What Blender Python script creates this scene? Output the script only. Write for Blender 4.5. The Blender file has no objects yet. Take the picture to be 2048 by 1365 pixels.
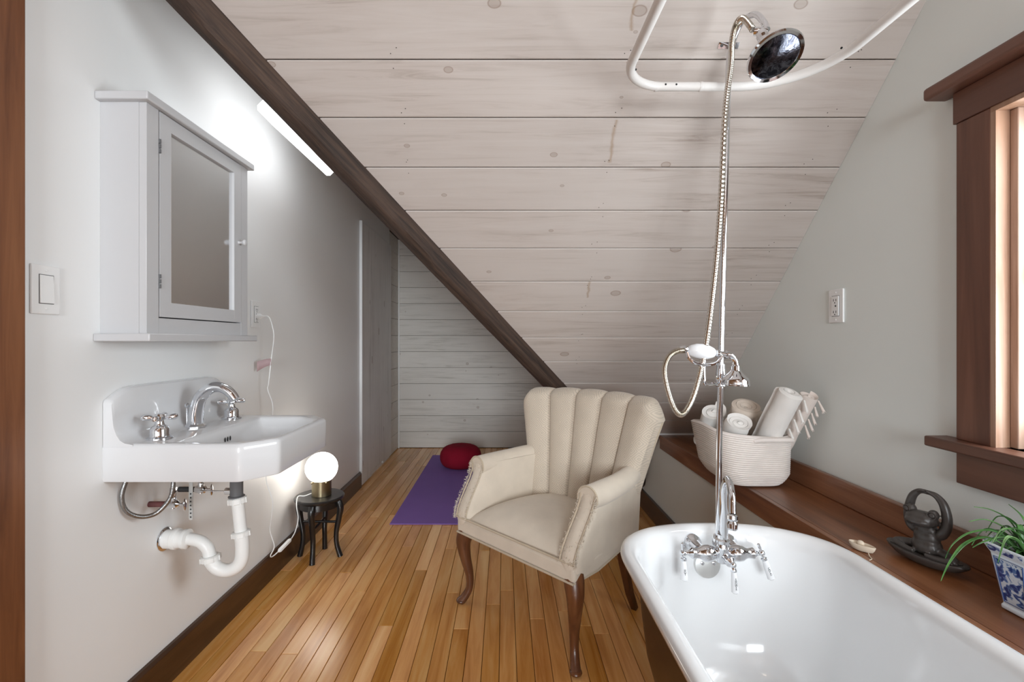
import bpy, bmesh, math, random
from mathutils import Vector, Matrix, noise
random.seed(7)
scene = bpy.context.scene
COL = scene.collection
PI = math.pi

# ------------------------------------------------------------------ camera
H, XL, XR, YF, YB = 1.08, -1.07, 1.133, 4.774, -4.4      # eye height, side walls, far and rear wall
cam_d = bpy.data.cameras.new('camera'); cam = bpy.data.objects.new('camera', cam_d); COL.objects.link(cam)
cam.location = (0, 0, H); cam.rotation_euler = (PI/2, 0, 0)
cam_d.sensor_width = 36; cam_d.lens = 946/2048*36; cam_d.shift_x = 15/2048; cam_d.clip_start = 0.02
scene.camera = cam
# ------------------------------------------------------------------ world, daylight, added rear fill, exposure
w = bpy.data.worlds.new('World'); scene.world = w; w.use_nodes = True
w.node_tree.nodes['Background'].inputs['Color'].default_value = (0.92, 0.96, 1.0, 1)
w.node_tree.nodes['Background'].inputs['Strength'].default_value = 1.0
def area(name, loc, rot, sx, sy, energy, col):
    l = bpy.data.lights.new(name, 'AREA'); l.shape = 'RECTANGLE'; l.size = sx; l.size_y = sy
    l.energy = energy; l.color = col
    o = bpy.data.objects.new(name, l); COL.objects.link(o); o.location = loc; o.rotation_euler = rot
    return o
area('side_window_daylight', (1.34, 0.66, 1.23), (0, math.radians(90), 0), 0.86, 0.90, 37, (0.88, 0.955, 1.0))
area('rear_fill_light', (0.1, YB - 0.16, 1.55), (math.radians(90), 0, 0), 1.7, 1.6, 325, (0.89, 0.955, 1.0))  # fill light added behind the camera, shining through an invented window
vs = scene.view_settings
vs.view_transform = 'Standard'; vs.look = 'None'; vs.exposure = 0.0; vs.gamma = 1.0; vs.use_curve_mapping = False

# ------------------------------------------------------------------ mesh helpers
class MB:
    def __init__(s, M=None): s.v = []; s.f = []; s.M = M
    def add(s, vs, fs):
        b = len(s.v)
        s.v += [(s.M @ Vector(p)) if s.M else Vector(p) for p in vs]
        s.f += [tuple(b+i for i in f) for f in fs]; return s
    def box(s, x0, x1, y0, y1, z0, z1):
        return s.add([(x0,y0,z0),(x1,y0,z0),(x1,y1,z0),(x0,y1,z0),(x0,y0,z1),(x1,y0,z1),(x1,y1,z1),(x0,y1,z1)],
                     [(0,3,2,1),(4,5,6,7),(0,1,5,4),(1,2,6,5),(2,3,7,6),(3,0,4,7)])
    def prism(s, poly, off):
        n = len(poly); off = Vector(off)
        P = [Vector(p) for p in poly]
        return s.add(P + [p+off for p in P], [tuple(range(n))[::-1], tuple(range(n, 2*n))] + [(i,(i+1)%n,n+(i+1)%n,n+i) for i in range(n)])
    def grid(s, rows, cu=False, cv=False, cap=False):
        n = len(rows); m = len(rows[0]); vs = [p for r in rows for p in r]; fs = []
        for i in range(n if cv else n-1):
            for j in range(m if cu else m-1):
                fs.append((i*m+j, i*m+(j+1) % m, ((i+1) % n)*m+(j+1) % m, ((i+1) % n)*m+j))
        if cap: fs += [tuple(range(m))[::-1], tuple(range((n-1)*m, n*m))]
        return s.add(vs, fs)
    def tube(s, pts, r, seg=10, closed=False, cap=True, sx=1.0):
        P = [Vector(p) for p in pts]; n = len(P)
        R = r if isinstance(r, (list, tuple)) else [r]*n
        T = []
        for i in range(n):
            a = P[i-1] if (i or closed) else P[i]; b = P[(i+1) % n] if (i < n-1 or closed) else P[i]
            T.append((b-a).normalized())
        u = T[0].orthogonal().normalized(); rows = []
        for i in range(n):
            u = u - T[i]*u.dot(T[i]); u.normalize(); v = T[i].cross(u)
            rows.append([P[i] + (u*math.cos(2*PI*k/seg)*sx + v*math.sin(2*PI*k/seg))*R[i] for k in range(seg)])
        return s.grid(rows, cu=True, cv=closed, cap=cap and not closed)
    def lathe(s, prof, o=(0,0,0), d=(0,0,1), seg=24, cap=True):
        d = Vector(d).normalized(); u = d.orthogonal().normalized(); v = d.cross(u); o = Vector(o)
        rows = [[o + d*h + (u*math.cos(2*PI*k/seg) + v*math.sin(2*PI*k/seg))*max(r, 1e-5) for k in range(seg)] for r, h in prof]
        return s.grid(rows, cu=True, cap=cap)
    def ell(s, c, rx, ry, rz, seg=20, ring=12, R=None):
        rows = []
        for i in range(ring+1):
            a = PI*i/ring
            row = []
            for k in range(seg):
                b = 2*PI*k/seg
                p = Vector((rx*max(math.sin(a), 1e-4)*math.cos(b), ry*max(math.sin(a), 1e-4)*math.sin(b), -rz*math.cos(a)))
                row.append(Vector(c) + (R @ p if R else p))
            rows.append(row)
        return s.grid(rows, cu=True, cap=True)
def catmull(pts, n=8, closed=False):
    P = [Vector(p) for p in pts]; m = len(P); out = []
    for i in range(m if closed else m-1):
        g = lambda k: P[k % m] if closed else P[min(max(k, 0), m-1)]
        a, b, c, d = g(i-1), g(i), g(i+1), g(i+2)
        for j in range(n):
            t = j/n
            out.append(0.5*((2*b) + (c-a)*t + (2*a-5*b+4*c-d)*t*t + (3*b-a-3*c+d)*t**3))
    if not closed: out.append(P[-1])
    return out
def lerp_list(L, n):
    out = []
    for i in range(n):
        t = i/(n-1)*(len(L)-1); k = min(int(t), len(L)-2); out.append(L[k]*(1-(t-k)) + L[k+1]*(t-k))
    return out
W = {}
def obj(name, mb, m, parent=None, smooth=35, bevel=0, sub=0, rnd=True, kind=None, label=None, seg=2):
    vs = mb.v
    lo = Vector([min(v[i] for v in vs) for i in range(3)]); hi = Vector([max(v[i] for v in vs) for i in range(3)])
    c = (lo+hi)/2
    me = bpy.data.meshes.new(name); me.from_pydata([v-c for v in vs], [], mb.f)
    bm = bmesh.new(); bm.from_mesh(me); bmesh.ops.recalc_face_normals(bm, faces=bm.faces); bm.to_mesh(me); bm.free()
    me.materials.append(m)
    if smooth:
        me.shade_smooth(); me.set_sharp_from_angle(angle=math.radians(smooth))
    o = bpy.data.objects.new(name, me); COL.objects.link(o)
    if parent is not None: o.parent = parent; o.location = c - W[parent.name]
    else: o.location = c
    W[o.name] = c
    if bevel:
        b = o.modifiers.new('bevel', 'BEVEL'); b.width = bevel; b.segments = seg; b.limit_method = 'ANGLE'; b.angle_limit = math.radians(40)
    if sub:
        b = o.modifiers.new('sub', 'SUBSURF'); b.levels = sub; b.render_levels = sub
    if kind: o['kind'] = kind
    if label: o['label'] = label
    return o
def tag(o, label, cat, group=None):
    o['label'] = label; o['category'] = cat
    if group: o['group'] = group
    return o
def thing(name, label, cat, loc, group=None):
    o = bpy.data.objects.new(name, None); COL.objects.link(o); o.location = loc; o.empty_display_size = 0.05
    W[o.name] = Vector(loc); return tag(o, label, cat, group)
def struct(name, loc=(0,0,0)):
    o = bpy.data.objects.new(name, None); COL.objects.link(o); o.location = loc; W[o.name] = Vector(loc); o['kind'] = 'structure'; return o
def B(*a): return MB().box(*a)

# ------------------------------------------------------------------ materials
def srgb(r, g, b):
    f = lambda c: (c/255/12.92) if c/255 <= 0.04045 else ((c/255+0.055)/1.055)**2.4
    return (f(r), f(g), f(b), 1)
class MT:
    def __init__(s, name):
        s.m = bpy.data.materials.new(name); s.m.use_nodes = True; s.t = s.m.node_tree; s.b = s.t.nodes['Principled BSDF']
    def n(s, typ, ins=None, **kw):
        nd = s.t.nodes.new('ShaderNode'+typ)
        for k, v in kw.items(): setattr(nd, k, v)
        for k, v in (ins or {}).items():
            if isinstance(v, bpy.types.NodeSocket): s.t.links.new(v, nd.inputs[k])
            else: nd.inputs[k].default_value = v
        return nd
    def set(s, **kw):
        for k, v in kw.items():
            k = k.replace('_', ' ')
            if isinstance(v, bpy.types.NodeSocket): s.t.links.new(v, s.b.inputs[k])
            else: s.b.inputs[k].default_value = v
        return s
    def math(s, op, a, b=0.0, c=0.0, clamp=False):
        return s.n('Math', {0: a, 1: b, 2: c}, operation=op, use_clamp=clamp).outputs[0]
    def mix(s, f, a, b, blend='MIX'):
        nd = s.n('Mix', None, data_type='RGBA', blend_type=blend)
        for k, v in ((0, f), (6, a), (7, b)):
            if isinstance(v, bpy.types.NodeSocket): s.t.links.new(v, nd.inputs[k])
            else: nd.inputs[k].default_value = v
        return nd.outputs[2]
    def ramp(s, f, stops):
        nd = s.n('ValToRGB', {0: f}); e = nd.color_ramp.elements
        while len(e) < len(stops): e.new(0.5)
        for el, (p, c) in zip(e, stops): el.position = p; el.color = c
        return nd.outputs[0]
    def coords(s, scale=(1,1,1), rand=True, world=False):
        co = s.n('NewGeometry').outputs['Position'] if world else s.n('TexCoord').outputs['Object']
        v = s.n('VectorMath', {0: co, 1: scale}, operation='MULTIPLY').outputs[0]
        if rand:
            r = s.n('ObjectInfo').outputs['Random']
            q = s.n('CombineXYZ', {0: s.math('MULTIPLY', r, 37.0), 1: s.math('MULTIPLY', r, 91.0), 2: s.math('MULTIPLY', r, 53.0)}).outputs[0]
            v = s.n('VectorMath', {0: v, 1: q}).outputs[0]
        return v
    def noise(s, v, scale=5, detail=4, rough=0.5, dist=0):
        return s.n('TexNoise', {'Vector': v, 'Scale': scale, 'Detail': detail, 'Roughness': rough, 'Distortion': dist}).outputs[0]
    def bump(s, h, strength=0.3, dist=0.002):
        s.t.links.new(s.n('Bump', {'Height': h, 'Strength': strength, 'Distance': dist}).outputs[0], s.b.inputs['Normal']); return s
def plain(name, col, rough=0.5, metal=0.0, coat=0.0, nscale=0, namt=0.06, bump=0, spec=None):
    t = MT(name); c = srgb(*col)
    if nscale:
        f = t.noise(t.coords(), nscale, 3)
        t.set(Base_Color=t.mix(f, tuple(x*(1-namt) for x in c[:3])+(1,), tuple(min(1, x*(1+namt)) for x in c[:3])+(1,)))
        if bump: t.bump(f, bump)
    else: t.set(Base_Color=c)
    t.set(Roughness=rough, Metallic=metal, Coat_Weight=coat)
    if spec is not None: t.set(Specular_IOR_Level=spec)
    return t.m
def wood(name, dark, mid, light, axis=1, rough=0.4, vary=0.35, fine=1.0, coat=0.0, knots=0.0, bump=0.15):
    t = MT(name)
    sc = [26*fine]*3; sc[axis] = 1.6*fine
    v = t.coords(tuple(sc))
    g = t.noise(v, 1.0, 6, 0.62, 0.6)
    sc2 = [5*fine]*3; sc2[axis] = 0.7*fine
    g2 = t.noise(t.coords(tuple(sc2)), 1.0, 3, 0.5, 1.2)
    f = t.math('ADD', t.math('MULTIPLY', g, 0.55), t.math('MULTIPLY', g2, 0.45))
    c = t.ramp(f, [(0.33, srgb(*dark)), (0.5, srgb(*mid)), (0.66, srgb(*light))])
    r = t.n('ObjectInfo').outputs['Random']
    hsv = t.n('HueSaturation', {'Color': c, 'Value': t.math('ADD', 1-vary/2, t.math('MULTIPLY', r, vary)), 'Hue': 0.5, 'Saturation': t.math('ADD', 1.16, t.math('MULTIPLY', r, -0.18))}).outputs[0]
    if knots:
        sk = [5.0]*3; sk[axis] = 2.2
        vo = t.n('TexVoronoi', {'Vector': t.coords(tuple(sk)), 'Scale': 1.0}); d = vo.outputs['Distance']
        k = t.math('MULTIPLY', t.math('LESS_THAN', d, 0.07), t.math('GREATER_THAN', t.n('SeparateColor', {0: vo.outputs['Color']}).outputs[0], 1-knots))
        hsv = t.mix(t.math('MULTIPLY', k, 0.7), hsv, srgb(*[x*0.5 for x in dark]))
    t.set(Base_Color=hsv, Roughness=rough, Coat_Weight=coat, Coat_Roughness=0.25)
    t.bump(g, bump, 0.001)
    return t.m
def whitewash(name, base, lite, grain, vertical=False, stains=False):
    t = MT(name)
    if vertical: v = t.coords((20, 20, 1.3))
    else: v = t.coords((2.2, 40, 40))
    p_ = t.n('SeparateXYZ', {0: t.n('TexCoord').outputs['Object']}).outputs; ro = t.n('ObjectInfo').outputs['Random']
    if vertical: k1, k2 = t.math('MULTIPLY', p_[2], 2.2), t.math('MULTIPLY', p_[1], 5.0)
    else: k1, k2 = t.math('MULTIPLY', p_[0], 3.0), t.math('MULTIPLY', t.math('SUBTRACT', p_[1], p_[2]), 3.3)
    vk = t.n('CombineXYZ', {0: t.math('ADD', k1, t.math('MULTIPLY', ro, 77.0)), 1: t.math('ADD', k2, t.math('MULTIPLY', ro, 31.0)), 2: 0.0}).outputs[0]
    g = t.noise(v, 1.0, 7, 0.65, 0.9)
    patch = t.noise(t.coords((1.1, 2.2, 2.2)), 1.5, 3)
    c = t.ramp(g, [(0.30, srgb(*grain)), (0.46, srgb(*base)), (0.66, srgb(*lite))])
    c = t.mix(t.math('MULTIPLY', t.math('SUBTRACT', patch, 0.32, clamp=True), 2.4, clamp=True), c, srgb(*lite))
    vo = t.n('TexVoronoi', {'Vector': vk, 'Scale': 1.0}, voronoi_dimensions='2D'); d = vo.outputs['Distance']
    sep = t.n('SeparateColor', {0: vo.outputs['Color']}).outputs
    on = t.math('GREATER_THAN', sep[0], 0.25)
    rad = t.math('ADD', 0.018, t.math('MULTIPLY', t.math('POWER', sep[1], 2.0), 0.055))
    q = t.math('DIVIDE', d, rad)
    ring = t.math('SUBTRACT', 1.0, t.math('MULTIPLY', t.math('ABSOLUTE', t.math('SUBTRACT', q, 0.85)), 5.0), clamp=True)
    fill = t.math('MULTIPLY', t.math('LESS_THAN', q, 0.9), 0.45)
    k = t.math('MULTIPLY', t.math('MULTIPLY', t.math('MAXIMUM', ring, fill), on), 0.8)
    c = t.mix(k, c, srgb(138, 118, 104))
    if stains:
        p = t.n('SeparateXYZ', {0: t.n('NewGeometry').outputs['Position']}).outputs
        wob = t.noise(t.n('NewGeometry').outputs['Position'], 30, 3)
        dx = t.math('ABSOLUTE', t.math('SUBTRACT', p[0], t.math('ADD', 0.34, t.math('MULTIPLY', wob, 0.022))))
        line = t.math('SUBTRACT', 1.0, t.math('DIVIDE', dx, 0.008), clamp=True)
        tot = None
        for a, b in ((1.20, 1.318), (1.487, 1.585), (1.94, 2.0)):
            rg = t.math('MULTIPLY', t.math('GREATER_THAN', p[1], a), t.math('LESS_THAN', p[1], b))
            tot = rg if tot is None else t.math('ADD', tot, rg)
        c = t.mix(t.math('MULTIPLY', t.math('MULTIPLY', line, tot), 0.6), c, srgb(150, 122, 92))
    r = t.n('ObjectInfo').outputs['Random']
    c = t.n('HueSaturation', {'Color': c, 'Value': t.math('ADD', 0.95, t.math('MULTIPLY', r, 0.08)), 'Hue': 0.5, 'Saturation': 1.0}).outputs[0]
    t.set(Base_Color=c, Roughness=0.55); t.bump(g, 0.12, 0.0008)
    return t.m
def paint(name, col, rough=0.5):
    t = MT(name); v = t.coords((1,1,1), False, True)
    f = t.noise(v, 2.2, 3); f2 = t.noise(v, 60, 2)
    c = srgb(*col)
    t.set(Base_Color=t.mix(f, tuple(x*0.97 for x in c[:3])+(1,), tuple(min(1, x*1.02) for x in c[:3])+(1,)), Roughness=rough)
    t.bump(f2, 0.06, 0.001); return t.m
def emit(name, col, strength):
    t = MT(name); t.set(Base_Color=srgb(*col), Emission_Color=srgb(*col), Emission_Strength=strength); return t.m
def fabric(name, col, pattern=False, scale=900):
    t = MT(name); c = srgb(*col)
    f = t.noise(t.coords((1,1,1)), 14, 4); wv = t.noise(t.coords((1,1,1), False), scale*0.5, 2)
    c2 = t.mix(f, tuple(x*0.86 for x in c[:3])+(1,), tuple(min(1, x*1.07) for x in c[:3])+(1,))
    h = wv
    if pattern:
        a = t.n('SeparateXYZ', {0: t.n('TexCoord').outputs['Object']}).outputs
        s_ = t.math('ADD', t.math('MULTIPLY', a[0], 0.695), t.math('MULTIPLY', a[1], -0.719))
        uu = t.math('MULTIPLY', t.math('ADD', s_, a[2]), 17.0); vv = t.math('MULTIPLY', t.math('SUBTRACT', s_, a[2]), 17.0)
        du = t.math('ABSOLUTE', t.math('SUBTRACT', t.math('FRACT', uu), 0.5)); dv = t.math('ABSOLUTE', t.math('SUBTRACT', t.math('FRACT', vv), 0.5))
        m = t.math('MAXIMUM', du, dv)
        li = t.math('ABSOLUTE', t.math('SUBTRACT', t.math('FRACT', t.math('MULTIPLY', m, 6.0)), 0.5))
        ln = t.math('LESS_THAN', li, 0.2)
        c2 = t.mix(t.math('MULTIPLY', ln, 0.40), c2, tuple(x*0.55 for x in c[:3])+(1,))
    t.set(Base_Color=c2, Roughness=0.95, Sheen_Weight=0.25, Specular_IOR_Level=0.15); t.bump(h, 0.35, 0.0012)
    return t.m
M = {}
M['wall'] = paint('white_wall_paint', (238, 239, 239), 0.42)
M['wallr'] = paint('pale_grey_wall_paint', (229, 235, 233), 0.5)
M['drywall'] = paint('dormer_paint', (226, 226, 224), 0.6)
M['plank'] = whitewash('whitewashed_pine', (184, 173, 166), (193, 184, 178), (156, 143, 134), stains=True)
M['plank2'] = whitewash('grey_whitewashed_pine', (210, 206, 199), (222, 218, 212), (176, 171, 163))
M['plankv'] = whitewash('grey_whitewashed_door_pine', (222, 222, 221), (232, 232, 231), (196, 194, 192), vertical=True)
M['floor'] = wood('varnished_strip_floor', (178, 118, 66), (216, 160, 102), (232, 188, 132), 1, 0.27, 0.42, 1.0, 0.3, 0.12, 0.05)
M['panel'] = wood('bounce_cutting_brown', (92, 66, 46), (122, 90, 64), (146, 112, 84), 2, 0.5, 0.1)  # dark brown put on unseen rear surfaces to cut their bounce light
M['gap'] = plain('dark_joint', (52, 32, 18), 0.9)
M['jointw'] = plain('grey_joint', (112, 102, 96), 0.9)
M['brown'] = wood('dark_stained_board', (84, 52, 34), (134, 90, 64), (168, 122, 92), 1, 0.32, 0.18, 0.9, 0.25, 0.3, 0.12)
M['brownz'] = wood('dark_stained_upright', (70, 42, 32), (98, 64, 50), (120, 82, 66), 2, 0.42, 0.15, 0.9, 0.1, 0.3, 0.12)
M['brownx'] = wood('dark_stained_rail', (66, 40, 30), (94, 60, 46), (116, 78, 62), 1, 0.42, 0.15, 0.9, 0.1, 0.1, 0.12)
M['jamb'] = wood('worn_window_jamb', (128, 98, 80), (160, 128, 108), (192, 166, 150), 2, 0.5, 0.2, 0.9, 0, 0.3, 0.15)
M['casing'] = wood('oak_door_casing', (92, 52, 28), (118, 72, 42), (136, 88, 54), 2, 0.4, 0.1, 1.6, 0.1)
M['base'] = wood('dark_baseboard', (40, 26, 18), (64, 42, 28), (92, 66, 48), 1, 0.35, 0.1, 0.8, 0.2)
M['chairleg'] = wood('walnut_leg', (60, 36, 22), (92, 56, 36), (116, 76, 50), 2, 0.35, 0.1, 1.5, 0.2)
M['chrome'] = plain('chrome', (226, 228, 232), 0.05, 1.0)
M['hose'] = plain('metal_hose', (214, 209, 200), 0.18, 1.0)
M['steel'] = plain('braided_steel', (150, 150, 150), 0.35, 1.0, nscale=300, namt=0.4, bump=0.5)
M['brass'] = plain('brushed_brass', (150, 138, 112), 0.35, 1.0)
M['porc'] = plain('white_enamel', (220, 221, 223), 0.09, coat=0.4)
M['tubin'] = plain('white_tub_enamel', (224, 225, 226), 0.12, coat=0.4)
M['tubout'] = plain('dark_tub_shell', (40, 22, 16), 0.3, nscale=12, namt=0.2)
M['plastic'] = plain('white_plastic', (238, 239, 239), 0.35)
M['pipe'] = plain('white_pvc', (228, 228, 226), 0.4, nscale=30, namt=0.03)
M['cab'] = plain('grey_white_lacquer', (196, 196, 198), 0.32, nscale=3, namt=0.02)
M['dark'] = plain('dark_rubber', (40, 40, 42), 0.5)
M['grey'] = plain('grey_plastic', (92, 92, 94), 0.5)
M['black'] = plain('black_lacquer', (22, 21, 22), 0.28, coat=0.3)
M['purple'] = plain('purple_foam', (130, 98, 172), 0.85, nscale=6, namt=0.05)
M['red'] = fabric('crimson_cotton', (138, 22, 44))
M['red'].node_tree.nodes['Principled BSDF'].inputs['Sheen Weight'].default_value = 0.0
M['linen'] = fabric('beige_linen', (212, 200, 184))
M['damask'] = fabric('beige_damask', (210, 197, 180), True)
M['welt'] = fabric('beige_cord', (190, 175, 154))
M['rope'] = fabric('cream_cotton_rope', (236, 228, 222))
M['towelw'] = fabric('white_towel', (236, 233, 229))
M['towelb'] = fabric('beige_towel', (222, 208, 194))
M['towelp'] = fabric('blush_towel', (226, 214, 206))
M['frog'] = plain('dark_bronze', (66, 61, 58), 0.36, 0.0, nscale=25, namt=0.25)
M['soap'] = plain('cream_soap', (222, 208, 188), 0.6, nscale=20, namt=0.05)
M['pot'] = plain('white_glaze', (214, 222, 230), 0.12, coat=0.5, nscale=8, namt=0.04)
M['blue'] = plain('blue_glaze', (52, 82, 138), 0.2, coat=0.4)
M['soil'] = plain('potting_soil', (48, 36, 28), 0.95, nscale=60, namt=0.4, bump=0.8)
M['sash'] = plain('white_sash_paint', (236, 238, 240), 0.4)
M['tag'] = plain('rose_paper', (176, 150, 152), 0.8)
M['redtag'] = plain('red_pipe_wrap', (98, 54, 54), 0.6, nscale=40, namt=0.4)
M['zinc'] = plain('zinc_strap', (190, 190, 188), 0.4, 0.3)
M['ink'] = plain('black_ink', (30, 30, 32), 0.6)
M['ringwhite'] = plain('white_enamel_tube', (226, 223, 220), 0.3)
M['nail'] = plain('dark_nail', (60, 50, 44), 0.6)
M['tubelight'] = emit('lit_diffuser', (250, 252, 255), 4.4)
M['globe'] = emit('lit_opal_glass', (255, 247, 236), 9.0)
M['fill_glow'] = emit('fill_lamp_glow', (255, 240, 220), 14.0)  # glow of the unseen lamp added for fill
t = MT('mirror_glass'); t.set(Base_Color=(0.80, 0.81, 0.82, 1), Metallic=1.0, Roughness=0.16); M['mirror'] = t.m
t = MT('shower_face'); f = t.noise(t.coords((1,1,1), False), 60, 4, 0.6, 1.0)
t.set(Base_Color=t.ramp(f, [(0.4, srgb(46, 46, 54)), (0.62, srgb(110, 112, 122))]), Metallic=1.0, Roughness=0.12)
t.bump(t.n('TexVoronoi', {'Vector': t.coords((1,1,1), False), 'Scale': 240.0}).outputs[0], 0.12, 0.0006); M['face'] = t.m
t = MT('beam_wood'); p_ = t.n('SeparateXYZ', {0: t.n('NewGeometry').outputs['Position']}).outputs
lin = lambda a, b, c: t.math('ADD', t.math('ADD', t.math('MULTIPLY', p_[0], a), t.math('MULTIPLY', p_[1], b)), t.math('MULTIPLY', p_[2], c))
f = t.noise(t.n('CombineXYZ', {0: lin(2.0, 2.0, -2.0), 1: lin(43, -41, 0), 2: lin(26, 27, 53)}).outputs[0], 1.0, 6, 0.7, 0.5)
t.set(Base_Color=t.ramp(f, [(0.3, srgb(28, 20, 15)), (0.5, srgb(62, 46, 37)), (0.75, srgb(86, 66, 53))]), Roughness=0.75); t.bump(f, 0.7, 0.004); M['beam'] = t.m
t = MT('leaf'); g = t.noise(t.coords((1,1,1)), 20, 3)
t.set(Base_Color=t.ramp(g, [(0.35, srgb(48, 96, 44)), (0.55, srgb(92, 146, 78)), (0.8, srgb(150, 186, 128))]), Roughness=0.4, Subsurface_Weight=0.0); M['leaf'] = t.m
t = MT('blue_floral'); v = t.coords((1,1,1), False)
n1 = t.noise(v, 70, 2, 0.5, 0.8); n2 = t.noise(v, 26, 1)
c = t.ramp(n1, [(0.44, srgb(208, 218, 228)), (0.5, srgb(92, 124, 176)), (0.58, srgb(34, 56, 118))])
t.set(Base_Color=c, Roughness=0.12, Coat_Weight=0.5); M['floral'] = t.m
t = MT('window_glass')
out = t.t.nodes['Material Output']; tr = t.n('BsdfTransparent'); gl = t.n('BsdfGlossy', {'Roughness': 0.02})
mx = t.n('MixShader', {0: 0.07, 1: tr.outputs[0], 2: gl.outputs[0]}); t.t.links.new(mx.outputs[0], out.inputs[0]); M['glass'] = t.m

# ================================================================== SETTING
C0 = H + 2.183                       # planked slope: z = C0 - y
def slope_z(y): return C0 - y
def valley_x(y): return -0.787 + 0.963*(y - 1.268)
def dormer_z(x): return H + 0.006 - 1.025*x
# floor ------------------------------------------------------------
floor = obj('floor', B(XL-0.03, XR+0.03, YB, YF+0.03, -0.05, -0.019), M['gap'], kind='structure')
YBD = -0.7
obj('floor_rear', B(XL-0.03, XR+0.03, YB, YBD, -0.019, 0.0), M['panel'], kind='structure')
bw = 0.0579; k0 = math.ceil((XL - 0.02 + 0.0176)/bw) - 1
x = -0.0176 + bw*k0; i = 0
while x < XR:
    y = YBD + random.uniform(-1.0, 0); rnd = random.Random(i*13+5)
    while y < YF:
        L = rnd.choice((0.6, 0.9, 1.2, 1.5, 1.8)) + rnd.uniform(-0.15, 0.15)
        a, b = max(y, YBD), min(y+L, YF+0.01)
        if b - a > 0.05:
            x0, x1 = max(x, XL-0.02)+0.0009, min(x+bw, XR+0.02)-0.0009; g = 0.0009; e = 0.0012
            z1 = rnd.uniform(-0.0004, 0.0)
            mb = MB().add([(x0,a+g,-0.019),(x1,a+g,-0.019),(x1,b-g,-0.019),(x0,b-g,-0.019),
                           (x0,a+g,z1-e),(x1,a+g,z1-e),(x1,b-g,z1-e),(x0,b-g,z1-e),
                           (x0+e,a+g+e,z1),(x1-e,a+g+e,z1),(x1-e,b-g-e,z1),(x0+e,b-g-e,z1)],
                          [(0,1,5,4),(1,2,6,5),(2,3,7,6),(3,0,4,7),(4,5,9,8),(5,6,10,9),(6,7,11,10),(7,4,8,11),(8,9,10,11)])
            obj('floor_board', mb, M['floor'], floor, smooth=0)
        y += L
    x += bw; i += 1
# planked slope ----------------------------------------------------
TOPY = 0.455
nrm = Vector((0, 1, 1)).normalized()
ceil = obj('ceiling', MB().prism([(XL-0.02, TOPY, slope_z(TOPY)+0.02), (XR+0.03, TOPY, slope_z(TOPY)+0.02), (XR+0.03, 3.30, slope_z(3.30)+0.02), (1.19, 3.30, slope_z(3.30)+0.02), (XL-0.02, 0.99, slope_z(0.99)+0.02)], nrm*0.04), M['jointw'], kind='structure')
pw = 0.1142; y = 1.3686 - pw*8
while y < 3.20:
    a, b = y+0.0011, y+pw-0.0011
    r = lambda yy: max(valley_x(yy)-0.05, XL)
    e = 0.0016
    def P(xx, yy, dn): return Vector((xx, yy, slope_z(yy))) + nrm*dn
    top = [P(r(a), a, 0.014), P(XR, a, 0.014), P(XR, b, 0.014), P(r(b), b, 0.014)]
    mid = [P(r(a), a, e), P(XR, a, e), P(XR, b, e), P(r(b), b, e)]
    low = [P(r(a)+e, a+e, 0), P(XR-e, a+e, 0), P(XR-e, b-e, 0), P(r(b)+e, b-e, 0)]
    mb = MB().add(top+mid+low, [(0,1,2,3)] + [(i,(i+1)%4,4+(i+1)%4,4+i) for i in range(4)] + [(4+i,4+(i+1)%4,8+(i+1)%4,8+i) for i in range(4)] + [(8,9,10,11)])
    obj('plank', mb, M['plank'], ceil, smooth=0)
    y += pw
mb = MB()
for k in range(0, 12):
    yj = 1.3686 + pw*k
    for xx in (-0.32, 0.35, 1.02):
        if xx < valley_x(yj)+0.1: continue
        for dx, dy in ((-0.006, -0.012), (0.006, -0.02), (0.0, 0.014)):
            yy = yj+dy+random.uniform(-0.004, 0.004); xq = xx+dx+random.uniform(-0.01, 0.01)
            mb.lathe([(0.0014, -0.0005), (0.0014, 0.001)], (xq, yy, slope_z(yy)), tuple(-nrm), 6)
obj('nail_heads', mb, M['nail'], ceil, kind='stuff')
# flat ceiling behind the camera, rear wall
obj('ceiling_flat', B(XL-0.1, XR+0.1, YB-0.1, TOPY+0.03, slope_z(TOPY), slope_z(TOPY)+0.05), M['panel'], kind='structure')
mb = B(XL-0.1, -0.75, YB-0.1, YB, 0, 3); mb.box(0.95, XR+0.1, YB-0.1, YB, 0, 3); mb.box(-0.75, 0.95, YB-0.1, YB, 0, 0.75); mb.box(-0.75, 0.95, YB-0.1, YB, 2.35, 3)
obj('wall_back', mb, M['panel'], kind='structure')
added_win = struct('added_rear_window', (0.1, YB, 0.75))  # unseen window, added so the rear fill light can enter
for a in ((-0.75, -0.70), (0.90, 0.95), (0.08, 0.12)): obj('frame', B(a[0], a[1], YB-0.07, YB-0.02, 0.75, 2.35), M['sash'], added_win)
for a in ((0.75, 0.80), (2.30, 2.35), (1.53, 1.57)): obj('rail', B(-0.75, 0.95, YB-0.075, YB-0.025, a[0], a[1]), M['sash'], added_win)
for a in ((-0.70, 0.08), (0.12, 0.90)): obj('pane', B(a[0], a[1], YB-0.052, YB-0.048, 0.80, 2.30), M['glass'], added_win)
# dormer ceiling
poly = [(XL-0.02, 1.06), (1.05, 3.255), (1.05, YF+0.03), (XL-0.02, YF+0.03)]
obj('ceiling_dormer', MB().prism([(a, b, dormer_z(a)) for a, b in poly], (0.03, 0, 0.03)), M['drywall'], kind='structure')
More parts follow.
